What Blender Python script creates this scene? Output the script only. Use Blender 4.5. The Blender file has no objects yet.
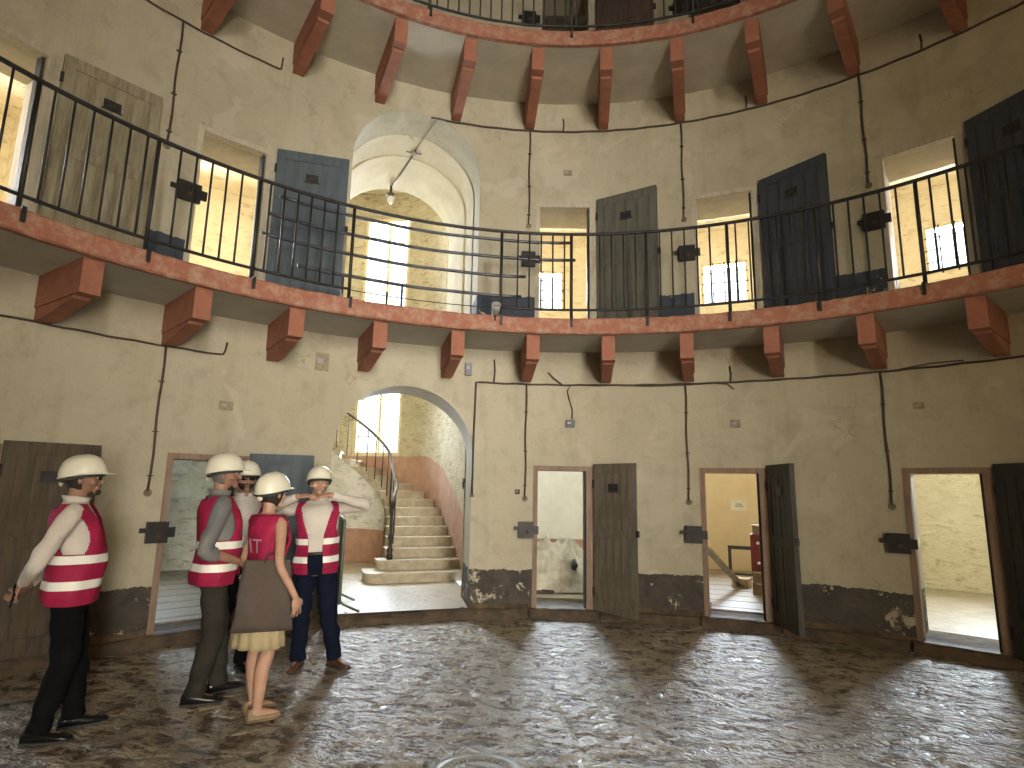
import bpy, math, random
import numpy as np
from mathutils import Vector, Matrix, Euler

random.seed(7)
PI = math.pi
scene = bpy.context.scene
COL = scene.collection

# ------------------------------------------------------------------ camera
CAM_PITCH, CAM_YAW, CAM_ROLL = 0.173505, -0.273730, 0.018832
CAM_POS = Vector((0.0, -2.0758, 1.6))
fw = Vector((math.sin(CAM_YAW) * math.cos(CAM_PITCH), math.cos(CAM_YAW) * math.cos(CAM_PITCH), math.sin(CAM_PITCH)))
rt0 = Vector((math.cos(CAM_YAW), -math.sin(CAM_YAW), 0))
up0 = rt0.cross(fw)
rt = rt0 * math.cos(CAM_ROLL) + up0 * math.sin(CAM_ROLL)
up = -rt0 * math.sin(CAM_ROLL) + up0 * math.cos(CAM_ROLL)
cam_data = bpy.data.cameras.new('camera')
cam_data.sensor_width = 36.0
cam_data.lens = 589.5 / 1024 * 36.0
cam_data.clip_start = 0.05
cam = bpy.data.objects.new('camera', cam_data)
M4 = Matrix((rt, up, -fw)).transposed().to_4x4()
M4.translation = CAM_POS
cam.matrix_world = M4
COL.objects.link(cam)
scene.camera = cam

# ------------------------------------------------------------------ view + world
scene.view_settings.view_transform = 'Standard'
scene.view_settings.look = 'None'
scene.view_settings.gamma = 1.0
scene.view_settings.use_curve_mapping = False
scene.view_settings.exposure = 0.0
world = bpy.data.worlds.new('world')
scene.world = world
world.use_nodes = True
bg = world.node_tree.nodes['Background']
bg.inputs[0].default_value = (0.80, 0.90, 1.0, 1)
bg.inputs[1].default_value = 3.0
try:
    scene.cycles.use_denoising = True
    scene.cycles.max_bounces = 10
    scene.cycles.diffuse_bounces = 6
    scene.cycles.sample_clamp_indirect = 6.0
    scene.cycles.caustics_reflective = False
    scene.cycles.caustics_refractive = False
except Exception:
    pass

# ------------------------------------------------------------------ dimensions
R = 5.752                 # inner face of the round wall
TH = 0.70                 # thickness of that wall
RC = 10.2                 # back wall of the cells
D = 2 * PI / 17           # one bay
ARCH = -1.65 * D          # direction of the stair arch
ENTR = 2.60                # direction of the entrance opposite
SILL = 0.12
G1B, G1T = 3.40, 3.585    # first gallery slab
G2B, G2T = 7.10, 7.285    # second gallery slab
TOP = 11.2


def P(phi, r, z):
    return Vector((r * math.sin(phi), r * math.cos(phi), z))


def S(t, r, z, a=ARCH):   # straight frame whose r axis points along direction a
    return Vector((r * math.sin(a) + t * math.cos(a), r * math.cos(a) - t * math.sin(a), z))


# ------------------------------------------------------------------ daylight at the openings
def daylight(name, pos, target, sx, sy, power, col=(0.86, 0.93, 1.0), spread=PI):
    l = bpy.data.lights.new(name, 'AREA')
    l.shape = 'RECTANGLE'
    l.size, l.size_y = sx, sy
    l.energy = power
    l.color = col
    l.spread = spread
    o = bpy.data.objects.new(name, l)
    o.location = pos
    o.rotation_euler = (Vector(target) - Vector(pos)).to_track_quat('-Z', 'Y').to_euler()
    COL.objects.link(o)
    return o


LOW_C = [x * D for x in (-4.67, -3.672, -2.677, -1.65, -0.677, 0.312, 1.318, 2.32, 3.32, 4.32)]
UP_C = [x * D for x in (-4.70, -3.70, -2.697, -1.667, -0.665, 0.336, 1.352, 2.35, 3.35, 4.35)]
DRUM_T, DRUM_R, DRUM_RAD = -0.6, 9.6, 1.97
# entrance doorway behind the viewer, opposite the stairs, on two floors
PASS = 3.6                # depth of the unseen passage added to narrow the entrance light
daylight('daylight_entrance', P(ENTR, R + PASS + 0.1, 1.7), P(ENTR, 0, 2.3), 2.1, 3.1, 1400, (1.0, 0.935, 0.81))
daylight('daylight_entrance_upper', P(ENTR, R + PASS + 0.1, 5.2), P(ENTR, 0, 5.6), 1.9, 2.9, 1180, (1.0, 0.935, 0.81))
# stair tower windows
daylight('daylight_stair_window', S(0.25, 12.1, 3.05), S(0.25, 6.0, 1.0), 1.4, 1.9, 1150, (0.78, 0.89, 1.0))
daylight('daylight_stair_window_upper', S(0.25, 12.1, 6.55), S(0.25, 6.0, 5.2), 1.4, 2.5, 1100, (0.90, 0.95, 1.0))
# cell windows
for k, c in enumerate(LOW_C):
    if 1 <= k <= 7 and k != 3:
        daylight('daylight_cell', P(c - 0.01, RC + 0.45, 2.75), P(c - 0.01, 6.0, 0.3), 1.1, 0.9, 640 if k > 3 else 280, (0.76, 0.88, 1.0))
for k, c in enumerate(UP_C):
    if 1 <= k <= 7 and k != 3:
        daylight('daylight_cell_upper', P(c - 0.02, RC + 0.45, 5.9), P(c - 0.02, 6.0, 4.8), 1.0, 1.1, 950, (0.97, 0.98, 1.0))


# ------------------------------------------------------------------ materials
def new_mat(name):
    m = bpy.data.materials.new(name)
    m.use_nodes = True
    nt = m.node_tree
    nt.nodes.clear()
    out = nt.nodes.new('ShaderNodeOutputMaterial')
    b = nt.nodes.new('ShaderNodeBsdfPrincipled')
    nt.links.new(b.outputs[0], out.inputs[0])
    return m, nt, b


def nn(nt, kind, **kw):
    n = nt.nodes.new(kind)
    for k, v in kw.items():
        setattr(n, k, v)
    return n


def noise(nt, vec, scale, detail=4, rough=0.6, dist=0.0):
    n = nn(nt, 'ShaderNodeTexNoise')
    n.inputs['Scale'].default_value = scale
    n.inputs['Detail'].default_value = detail
    n.inputs['Roughness'].default_value = rough
    n.inputs['Distortion'].default_value = dist
    nt.links.new(vec, n.inputs['Vector'])
    return n.outputs[0]


def ramp(nt, fac, a, b, ca=(0, 0, 0, 1), cb=(1, 1, 1, 1)):
    n = nn(nt, 'ShaderNodeValToRGB')
    n.color_ramp.elements[0].position = a
    n.color_ramp.elements[1].position = b
    n.color_ramp.elements[0].color = ca
    n.color_ramp.elements[1].color = cb
    nt.links.new(fac, n.inputs[0])
    return n.outputs[0]


def mix(nt, fac, a, b, mode='MIX'):
    n = nn(nt, 'ShaderNodeMix', data_type='RGBA', blend_type=mode)
    for sock, v in ((0, fac), (6, a), (7, b)):
        if isinstance(v, (int, float)):
            n.inputs[sock].default_value = v
        elif isinstance(v, tuple):
            n.inputs[sock].default_value = v if len(v) == 4 else v + (1,)
        else:
            nt.links.new(v, n.inputs[sock])
    return n.outputs[2]


def math_(nt, op, a, b=0.0, clamp=False):
    n = nn(nt, 'ShaderNodeMath', operation=op, use_clamp=clamp)
    for i, v in enumerate((a, b)):
        if isinstance(v, (int, float)):
            n.inputs[i].default_value = v
        else:
            nt.links.new(v, n.inputs[i])
    return n.outputs[0]


def bump(nt, b, h, strength, dist=0.02):
    n = nn(nt, 'ShaderNodeBump')
    n.inputs['Strength'].default_value = strength
    n.inputs['Distance'].default_value = dist
    nt.links.new(h, n.inputs['Height'])
    nt.links.new(n.outputs[0], b.inputs['Normal'])


def coords(nt, scale=None):
    tc = nn(nt, 'ShaderNodeTexCoord')
    if scale is None:
        return tc.outputs['Object']
    mp = nn(nt, 'ShaderNodeMapping')
    mp.inputs['Scale'].default_value = scale
    nt.links.new(tc.outputs['Object'], mp.inputs['Vector'])
    return mp.outputs[0]


def mat(name, c1, c2=None, scale=6.0, rough=0.7, bmp=0.0, bscale=40.0, stretch=None, metal=0.0, lo=0.35, hi=0.65, spec=0.4, bdist=0.01):
    m, nt, b = new_mat(name)
    v = coords(nt, stretch)
    c2 = c2 or tuple(x * 0.8 for x in c1)
    f = ramp(nt, noise(nt, v, scale, 5, 0.65), lo, hi)
    col = mix(nt, f, c1, c2)
    nt.links.new(col, b.inputs['Base Color'])
    b.inputs['Roughness'].default_value = rough
    b.inputs['Metallic'].default_value = metal
    b.inputs['Specular IOR Level'].default_value = spec
    if bmp:
        bump(nt, b, noise(nt, v, bscale, 4, 0.6), bmp, bdist)
    return m


def plaster_wall():
    m, nt, b = new_mat('old_plaster')
    v = coords(nt)
    big = noise(nt, v, 0.9, 5, 0.6, 0.4)
    midn = noise(nt, v, 4.0, 6, 0.7, 0.3)
    fine = noise(nt, v, 26.0, 5, 0.7)
    base = mix(nt, ramp(nt, big, 0.35, 0.65), (0.50, 0.458, 0.350), (0.43, 0.385, 0.283))
    base = mix(nt, math_(nt, 'MULTIPLY', ramp(nt, midn, 0.50, 0.75), 0.65), base, (0.33, 0.28, 0.19))
    base = mix(nt, math_(nt, 'MULTIPLY', ramp(nt, fine, 0.58, 0.78), 0.65), base, (0.33, 0.27, 0.18))
    # vertical run stains
    vs = coords(nt, (3.5, 3.5, 0.25))
    runs = noise(nt, vs, 1.6, 5, 0.65)
    base = mix(nt, math_(nt, 'MULTIPLY', ramp(nt, runs, 0.52, 0.75), 0.45), base, (0.36, 0.30, 0.20))
    # pale repaired patches
    pat = noise(nt, v, 1.7, 3, 0.5, 0.6)
    base = mix(nt, math_(nt, 'MULTIPLY', ramp(nt, pat, 0.60, 0.64), 0.35), base, (0.58, 0.53, 0.43))
    # cracks
    vo = nn(nt, 'ShaderNodeTexVoronoi', feature='DISTANCE_TO_EDGE')
    vo.inputs['Scale'].default_value = 0.8
    dv = nn(nt, 'ShaderNodeVectorMath', operation='ADD')
    nz = nn(nt, 'ShaderNodeTexNoise')
    nz.inputs['Scale'].default_value = 2.5
    nz.inputs['Detail'].default_value = 5
    nt.links.new(v, nz.inputs['Vector'])
    nt.links.new(v, dv.inputs[0])
    nt.links.new(nz.outputs[1], dv.inputs[1])
    nt.links.new(dv.outputs[0], vo.inputs['Vector'])
    crack = math_(nt, 'MULTIPLY', ramp(nt, vo.outputs[0], 0.0, 0.008, (1, 1, 1, 1), (0, 0, 0, 1)), ramp(nt, big, 0.5, 0.6))
    base = mix(nt, math_(nt, 'MULTIPLY', crack, 0.5), base, (0.22, 0.17, 0.11))
    # painted dado on each floor, chipped
    sep = nn(nt, 'ShaderNodeSeparateXYZ')
    nt.links.new(v, sep.inputs[0])
    z = sep.outputs[2]
    wob = math_(nt, 'MULTIPLY', math_(nt, 'SUBTRACT', noise(nt, v, 3.0, 6, 0.75), 0.5), 0.16)
    zz = math_(nt, 'ADD', z, wob)
    low = math_(nt, 'LESS_THAN', zz, 0.575)
    upl = math_(nt, 'MULTIPLY', math_(nt, 'GREATER_THAN', z, 3.5), math_(nt, 'LESS_THAN', zz, 4.16))
    upl2 = math_(nt, 'MULTIPLY', math_(nt, 'GREATER_THAN', z, 7.2), math_(nt, 'LESS_THAN', zz, 7.86))
    chip = math_(nt, 'LESS_THAN', noise(nt, v, 2.6, 8, 0.78, 0.6), 0.585)
    dado = math_(nt, 'MULTIPLY', math_(nt, 'MINIMUM', math_(nt, 'ADD', math_(nt, 'ADD', low, upl), upl2), 1.0), chip)
    dcol = mix(nt, ramp(nt, midn, 0.4, 0.65), (0.060, 0.052, 0.045), (0.10, 0.085, 0.068))
    dcol = mix(nt, math_(nt, 'GREATER_THAN', z, 3.0), dcol, (0.055, 0.065, 0.085))
    base = mix(nt, dado, base, dcol)
    # bare stone foot
    foot = math_(nt, 'LESS_THAN', zz, 0.17)
    base = mix(nt, foot, base, mix(nt, ramp(nt, midn, 0.35, 0.6), (0.15, 0.105, 0.06), (0.06, 0.042, 0.028)))
    nt.links.new(base, b.inputs['Base Color'])
    b.inputs['Roughness'].default_value = 0.82
    b.inputs['Specular IOR Level'].default_value = 0.25
    h = math_(nt, 'ADD', math_(nt, 'MULTIPLY', midn, 0.7), math_(nt, 'MULTIPLY', fine, 0.3))
    h = math_(nt, 'SUBTRACT', h, math_(nt, 'MULTIPLY', dado, 0.05))
    bump(nt, b, h, 0.35, 0.03)
    return m


def rough_wall(name, c1, c2, c3, scale=2.2, bmp=0.7):
    """flaking render over rubble"""
    m, nt, b = new_mat(name)
    v = coords(nt)
    n1 = noise(nt, v, scale, 6, 0.7, 0.6)
    n2 = noise(nt, v, scale * 4, 5, 0.7)
    vs = coords(nt, (1.0, 1.0, 2.4))
    n3 = noise(nt, vs, scale * 1.6, 5, 0.7, 0.4)
    base = mix(nt, ramp(nt, n1, 0.38, 0.62), c1, c2)
    base = mix(nt, ramp(nt, n3, 0.54, 0.66), base, c3)
    nt.links.new(base, b.inputs['Base Color'])
    b.inputs['Roughness'].default_value = 0.9
    bump(nt, b, math_(nt, 'ADD', n3, math_(nt, 'MULTIPLY', n2, 0.5)), bmp, 0.05)
    return m


def floor_mat():
    m, nt, b = new_mat('worn_stone_floor')
    v = coords(nt)
    n1 = noise(nt, v, 1.1, 4, 0.6, 0.4)
    n2 = noise(nt, v, 8.0, 4, 0.62, 0.3)
    n3 = noise(nt, v, 30.0, 3, 0.6)
    vp = coords(nt, (1.0, 1.7, 1.0))
    n4 = noise(nt, vp, 4.2, 4, 0.62, 0.35)
    base = mix(nt, ramp(nt, n1, 0.35, 0.65), (0.42, 0.365, 0.285), (0.29, 0.24, 0.17))
    base = mix(nt, ramp(nt, n4, 0.54, 0.60), base, (0.10, 0.064, 0.034))
    base = mix(nt, ramp(nt, n2, 0.56, 0.62), base, (0.115, 0.076, 0.042))
    base = mix(nt, ramp(nt, n3, 0.60, 0.70), base, (0.12, 0.09, 0.06))
    nt.links.new(base, b.inputs['Base Color'])
    rg = ramp(nt, n2, 0.35, 0.65, (0.27, 0.27, 0.27, 1), (0.60, 0.60, 0.60, 1))
    nt.links.new(rg, b.inputs['Roughness'])
    b.inputs['Specular IOR Level'].default_value = 0.6
    hh = math_(nt, 'ADD', math_(nt, 'MULTIPLY', n2, 0.8), math_(nt, 'MULTIPLY', n3, 0.45))
    hh = math_(nt, 'ADD', hh, math_(nt, 'MULTIPLY', ramp(nt, n4, 0.42, 0.62, (1, 1, 1, 1), (0, 0, 0, 1)), 0.7))
    bump(nt, b, hh, 1.0, 0.05)
    return m


def wood(name, c1, c2, rough=0.65):
    m, nt, b = new_mat(name)
    v = coords(nt, (9.0, 9.0, 0.7))
    n1 = noise(nt, v, 3.0, 6, 0.7, 0.3)
    n2 = noise(nt, coords(nt), 2.3, 5, 0.65)
    base = mix(nt, ramp(nt, n1, 0.35, 0.65), c1, c2)
    base = mix(nt, math_(nt, 'MULTIPLY', ramp(nt, n2, 0.5, 0.7), 0.5), base, tuple(x * 0.45 for x in c2))
    nt.links.new(base, b.inputs['Base Color'])
    b.inputs['Roughness'].default_value = rough
    bump(nt, b, n1, 0.35, 0.008)
    return m


def glass_mat():
    m, nt, b = new_mat('window_glass')
    out = [n for n in nt.nodes if n.type == 'OUTPUT_MATERIAL'][0]
    tr = nn(nt, 'ShaderNodeBsdfTransparent')
    gl = nn(nt, 'ShaderNodeBsdfGlossy')
    gl.inputs['Roughness'].default_value = 0.05
    mx = nn(nt, 'ShaderNodeMixShader')
    mx.inputs[0].default_value = 0.08
    nt.links.new(tr.outputs[0], mx.inputs[1])
    nt.links.new(gl.outputs[0], mx.inputs[2])
    nt.links.new(mx.outputs[0], out.inputs[0])
    return m


MAT = dict(
    wall=plaster_wall(),
    floor=floor_mat(),
    ceil=mat('lime_ceiling', (0.5, 0.46, 0.38), (0.42, 0.37, 0.29), 2, 0.9, 0.3, 20),
    slab=mat('grey_slab', (0.44, 0.43, 0.38), (0.52, 0.50, 0.44), 3, 0.85, 0.3, 25),
    slab_up=mat('pale_slab', (0.56, 0.52, 0.42), (0.46, 0.42, 0.34), 2.5, 0.85, 0.3, 25),
    red=mat('red_oxide_paint', (0.36, 0.145, 0.09), (0.27, 0.105, 0.066), 7, 0.75, 0.4, 30),
    rim=mat('chipped_red_rim', (0.33, 0.13, 0.085), (0.42, 0.28, 0.20), 11, 0.8, 0.5, 26, lo=0.45, hi=0.7),
    iron=mat('dark_iron', (0.022, 0.021, 0.022), (0.045, 0.038, 0.033), 12, 0.5, 0.2, 60, metal=0.3),
    tube=mat('grey_steel_tube', (0.05, 0.055, 0.07), (0.09, 0.09, 0.10), 12, 0.4, 0.1, 60, metal=0.6),
    conduit=mat('rusty_conduit', (0.055, 0.035, 0.028), (0.10, 0.06, 0.045), 20, 0.6, 0.2, 60),
    conduit_pale=mat('painted_conduit', (0.34, 0.29, 0.20), (0.22, 0.18, 0.12), 20, 0.7),
    brass=mat('dull_brass', (0.30, 0.24, 0.15), (0.16, 0.12, 0.08), 30, 0.45, metal=0.5),
    frame_low=wood('pinkish_door_frame', (0.30, 0.20, 0.145), (0.20, 0.13, 0.09)),
    frame_up=wood('cream_door_frame', (0.55, 0.50, 0.40), (0.42, 0.37, 0.28)),
    leaf_c=wood('weathered_grey_wood', (0.19, 0.165, 0.13), (0.105, 0.087, 0.067)),
    leaf_d=wood('dark_grey_wood', (0.085, 0.08, 0.07), (0.05, 0.045, 0.038)),
    leaf_e=wood('blackened_wood', (0.045, 0.042, 0.036), (0.028, 0.026, 0.022)),
    leaf_h=wood('olive_grey_paint', (0.135, 0.13, 0.11), (0.09, 0.086, 0.072)),
    leaf_g=wood('slate_blue_paint', (0.085, 0.11, 0.13), (0.055, 0.072, 0.088)),
    leaf_i=wood('dark_slate_paint', (0.055, 0.062, 0.080), (0.036, 0.040, 0.052)),
    leaf_f=wood('dirty_beige_wood', (0.34, 0.30, 0.21), (0.20, 0.165, 0.105)),
    leaf_a=wood('rotten_brown_wood', (0.105, 0.075, 0.042), (0.045, 0.03, 0.017)),
    leaf_t=wood('red_brown_wood', (0.12, 0.075, 0.055), (0.07, 0.042, 0.032)),
    cellwhite=mat('white_distemper', (0.82, 0.79, 0.70), (0.74, 0.70, 0.60), 3, 0.9, 0.3, 14),
    cellyellow=mat('ochre_distemper', (0.72, 0.61, 0.42), (0.65, 0.54, 0.36), 2.5, 0.9, 0.3, 14),
    cellrough=rough_wall('flaking_yellow_plaster', (0.80, 0.74, 0.58), (0.74, 0.66, 0.49), (0.58, 0.48, 0.32)),
    cellgrey=rough_wall('flaking_grey_plaster', (0.66, 0.64, 0.56), (0.52, 0.50, 0.42), (0.32, 0.30, 0.24), 3.0),
    stone=rough_wall('bare_rubble_wall', (0.50, 0.43, 0.29), (0.40, 0.35, 0.22), (0.26, 0.20, 0.12), 3.5, 0.9),
    pink=mat('pink_dado', (0.42, 0.25, 0.17), (0.32, 0.18, 0.12), 5, 0.85, 0.3, 20),
    cellfloor=mat('dusty_stone_floor', (0.46, 0.40, 0.30), (0.34, 0.29, 0.20), 5, 0.45, 0.7, 14, bdist=0.02),
    plank=wood('grey_floorboard', (0.30, 0.26, 0.20), (0.20, 0.165, 0.12), 0.5),
    vault=mat('cream_vault', (0.68, 0.62, 0.46), (0.58, 0.51, 0.36), 2.2, 0.85, 0.35, 12),
    stair=mat('pale_step_stone', (0.50, 0.44, 0.33), (0.36, 0.30, 0.21), 7, 0.6, 0.3, 30),
    sillstone=mat('brown_sill_stone', (0.115, 0.078, 0.046), (0.055, 0.037, 0.023), 6, 0.7, 0.6, 22),
    winframe=mat('cream_window_paint', (0.70, 0.62, 0.38), (0.58, 0.50, 0.30), 6, 0.6),
    glass=glass_mat(),
    skin=mat('skin', (0.50, 0.30, 0.21), (0.44, 0.25, 0.17), 14, 0.5, 0.1, 90),
    skin2=mat('tanned_skin', (0.34, 0.19, 0.125), (0.28, 0.15, 0.10), 14, 0.5, 0.1, 90),
    hair=mat('dark_hair', (0.022, 0.016, 0.012), (0.04, 0.03, 0.022), 50, 0.6, 0.5, 120),
    grey_hair=mat('grey_hair', (0.20, 0.18, 0.16), (0.13, 0.12, 0.11), 50, 0.6, 0.5, 120),
    helmet=mat('cream_helmet_plastic', (0.80, 0.76, 0.62), (0.76, 0.71, 0.56), 3, 0.3, spec=0.5),
    helmet_in=mat('helmet_lining', (0.05, 0.05, 0.05), None, 6, 0.8),
    vest=mat('magenta_vest_fabric', (0.36, 0.010, 0.060), (0.27, 0.006, 0.045), 5, 0.75, 0.5, 9, bdist=0.02),
    tape=mat('reflective_tape', (0.92, 0.92, 0.84), (0.86, 0.86, 0.78), 20, 0.35),  # near-white colour stands in for light the tape throws back
    shirt_white=mat('white_shirt', (0.66, 0.60, 0.54), (0.56, 0.50, 0.44), 4, 0.85, 0.6, 11, bdist=0.02),
    shirt_grey=mat('grey_shirt', (0.20, 0.20, 0.195), (0.15, 0.15, 0.148), 4, 0.85, 0.6, 11, bdist=0.02),
    shirt_pale=mat('pale_shirt', (0.58, 0.53, 0.50), (0.46, 0.42, 0.39), 4, 0.85, 0.6, 11, bdist=0.02),
    black=mat('black_trousers', (0.004, 0.004, 0.005), (0.007, 0.007, 0.008), 5, 0.9, 0.5, 10, bdist=0.02, spec=0.12),
    grey_tr=mat('dark_khaki_trousers', (0.044, 0.039, 0.031), (0.030, 0.026, 0.021), 5, 0.9, 0.5, 10, bdist=0.02, spec=0.15),
    navy=mat('navy_trousers', (0.005, 0.008, 0.019), (0.008, 0.012, 0.026), 5, 0.9, 0.5, 10, bdist=0.02, spec=0.12),
    skirt=mat('beige_skirt', (0.46, 0.37, 0.22), (0.38, 0.30, 0.17), 5, 0.85, 0.4, 14, bdist=0.01),
    bag=mat('taupe_canvas', (0.095, 0.072, 0.060), (0.075, 0.056, 0.046), 6, 0.85, 0.3, 60),
    shoe_black=mat('black_leather', (0.012, 0.011, 0.011), None, 8, 0.25),
    shoe_brown=mat('brown_leather', (0.11, 0.045, 0.025), (0.07, 0.03, 0.016), 12, 0.35),
    shoe_beige=mat('beige_suede', (0.34, 0.25, 0.15), (0.26, 0.19, 0.11), 12, 0.7),
    lens=mat('dark_lens', (0.008, 0.007, 0.007), None, 4, 0.1),
    belt=mat('belt_leather', (0.03, 0.02, 0.014), None, 9, 0.4),
    white_print=mat('white_print', (0.75, 0.55, 0.60), None, 9, 0.8),
    tarp=mat('dusty_plastic_sheet', (0.50, 0.46, 0.37), (0.24, 0.20, 0.14), 3, 0.35, 0.5, 9, bdist=0.03),
    carton=mat('pale_carton', (0.52, 0.43, 0.27), (0.44, 0.35, 0.21), 6, 0.8),
    redbox=mat('dark_red_case', (0.17, 0.03, 0.03), (0.11, 0.02, 0.022), 6, 0.6),
    brownbox=mat('brown_carton', (0.22, 0.15, 0.09), (0.16, 0.105, 0.06), 6, 0.8),
    darkframe=mat('dark_painted_metal', (0.035, 0.035, 0.034), (0.06, 0.055, 0.05), 9, 0.5),
    paper=mat('white_paper', (0.80, 0.78, 0.70), None, 5, 0.8),
    ink=mat('grey_ink', (0.25, 0.25, 0.23), None, 9, 0.8),
    barrier=mat('grey_green_metal', (0.16, 0.18, 0.145), (0.11, 0.125, 0.10), 9, 0.5),
    blue=mat('navy_plastic', (0.012, 0.018, 0.045), None, 9, 0.4),
    greybox=mat('grey_plastic', (0.20, 0.21, 0.23), None, 9, 0.5),
    castiron=mat('worn_cast_iron', (0.40, 0.39, 0.37), (0.26, 0.25, 0.24), 16, 0.45, 0.3, 60, metal=0.2),
    lampglass=mat('white_lamp_glass', (0.85, 0.83, 0.76), None, 6, 0.2),
)


# ------------------------------------------------------------------ mesh helpers
class MB:
    def __init__(self):
        self.v, self.f, self.m, self.s = [], [], [], []

    def face(self, pts, mi=0, smooth=False):
        i = len(self.v)
        self.v += [tuple(p) for p in pts]
        self.f.append(tuple(range(i, i + len(pts))))
        self.m.append(mi)
        self.s.append(smooth)

    def grid(self, rows, mi=0, smooth=True, closed=False):
        """rows of equal length of points"""
        i = len(self.v)
        n = len(rows[0])
        for r in rows:
            self.v += [tuple(p) for p in r]
        for a in range(len(rows) - 1):
            for c in range(n if closed else n - 1):
                d = (c + 1) % n
                self.f.append((i + a * n + c, i + a * n + d, i + (a + 1) * n + d, i + (a + 1) * n + c))
                self.m.append(mi)
                self.s.append(smooth)
        return i

    def cap(self, start, n, flip=False, mi=0):
        idx = list(range(start, start + n))
        self.f.append(tuple(idx[::-1] if flip else idx))
        self.m.append(mi)
        self.s.append(False)

    def box(self, c, size, rot=None, mi=0):
        hx, hy, hz = (s / 2 for s in size)
        c = Vector(c)
        rm = rot if isinstance(rot, Matrix) else (Matrix.Rotation(rot, 3, 'Z') if rot else Matrix.Identity(3))
        p = [c + rm @ Vector((x, y, z)) for x in (-hx, hx) for y in (-hy, hy) for z in (-hz, hz)]
        i = len(self.v)
        self.v += [tuple(q) for q in p]
        for f in ((0, 1, 3, 2), (4, 6, 7, 5), (0, 4, 5, 1), (2, 3, 7, 6), (0, 2, 6, 4), (1, 5, 7, 3)):
            self.f.append(tuple(i + k for k in f))
            self.m.append(mi)
            self.s.append(False)

    def bar(self, a, b, w, h, mi=0, upv=Vector((0, 0, 1))):
        a, b = Vector(a), Vector(b)
        d = (b - a).normalized()
        if abs(d.dot(upv)) > 0.98:
            upv = Vector((0, 1, 0))
        x = d.cross(upv).normalized()
        z = x.cross(d).normalized()
        rm = Matrix((x, d, z)).transposed()
        self.box((a + b) / 2, (w, (b - a).length, h), rm, mi)

    def tube(self, pts, rad, seg=8, caps=True, mi=0):
        pts = [Vector(p) for p in pts]
        n = len(pts)
        rads = rad if isinstance(rad, (list, tuple)) else [rad] * n
        t0 = (pts[1] - pts[0]).normalized()
        ref = Vector((0, 0, 1)) if abs(t0.z) < 0.9 else Vector((1, 0, 0))
        x = t0.cross(ref).normalized()
        rows = []
        for k in range(n):
            t = (pts[min(k + 1, n - 1)] - pts[max(k - 1, 0)]).normalized()
            x = (x - t * x.dot(t))
            x = x.normalized() if x.length > 1e-6 else t.orthogonal().normalized()
            y = t.cross(x)
            r = rads[k]
            ra, rb = r if isinstance(r, (tuple, list)) else (r, r)
            rows.append([pts[k] + x * math.cos(2 * PI * s / seg) * ra + y * math.sin(2 * PI * s / seg) * rb for s in range(seg)])
        i = self.grid(rows, mi, True, True)
        if caps:
            self.cap(i, seg, True, mi)
            self.cap(i + (n - 1) * seg, seg, False, mi)

    def lathe(self, prof, c=(0, 0, 0), seg=16, mi=0, axis=None):
        """prof list of (r, z) along +Z at c (or along the matrix axis)"""
        c = Vector(c)
        rm = axis or Matrix.Identity(3)
        rows = [[c + rm @ Vector((r * math.cos(2 * PI * s / seg), r * math.sin(2 * PI * s / seg), z)) for s in range(seg)] for r, z in prof]
        i = self.grid(rows, mi, True, True)
        if prof[0][0] > 1e-5:
            self.cap(i, seg, True, mi)
        if prof[-1][0] > 1e-5:
            self.cap(i + (len(prof) - 1) * seg, seg, False, mi)

    def ellipsoid(self, c, rad, rot=None, seg=16, rings=10, mi=0):
        c = Vector(c)
        rm = rot or Matrix.Identity(3)
        rows = []
        for k in range(rings + 1):
            a = PI * k / rings - PI / 2
            rr = max(math.cos(a), 0.02)
            rows.append([c + rm @ Vector((rad[0] * rr * math.cos(2 * PI * s / seg), rad[1] * rr * math.sin(2 * PI * s / seg), rad[2] * math.sin(a))) for s in range(seg)])
        i = self.grid(rows, mi, True, True)
        self.cap(i, seg, True, mi)
        self.cap(i + rings * seg, seg, False, mi)

    def prism(self, poly, axis_vec, mi=0):
        """extrude a list of 3-D points by a vector"""
        a = [Vector(p) for p in poly]
        b = [p + Vector(axis_vec) for p in a]
        self.face(a[::-1], mi)
        self.face(b, mi)
        for k in range(len(a)):
            l = (k + 1) % len(a)
            self.face([a[k], a[l], b[l], b[k]], mi)

    def mesh(self, name, mats):
        me = bpy.data.meshes.new(name)
        me.from_pydata(self.v, [], self.f)
        for mm in mats:
            me.materials.append(MAT[mm])
        me.polygons.foreach_set('material_index', self.m)
        me.polygons.foreach_set('use_smooth', self.s)
        me.update()
        return me

    def build(self, name, mats, parent=None, loc=None):
        if isinstance(mats, str):
            mats = [mats]
        return link(name, self.mesh(name, mats), parent, loc)


def link(name, me, parent=None, loc=None):
    o = bpy.data.objects.new(name, me)
    COL.objects.link(o)
    if parent:
        o.parent = parent
    if loc is not None:
        o.location = loc
    return o


def empty(name, loc=(0, 0, 0), rz=0.0):
    o = bpy.data.objects.new(name, None)
    o.empty_display_size = 0.1
    COL.objects.link(o)
    o.location = loc
    o.rotation_euler = (0, 0, rz)
    return o


def tag(o, label=None, cat=None, group=None, kind=None):
    if label:
        o['label'] = label
    if cat:
        o['category'] = cat
    if group:
        o['group'] = group
    if kind:
        o['kind'] = kind
    return o


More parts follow.
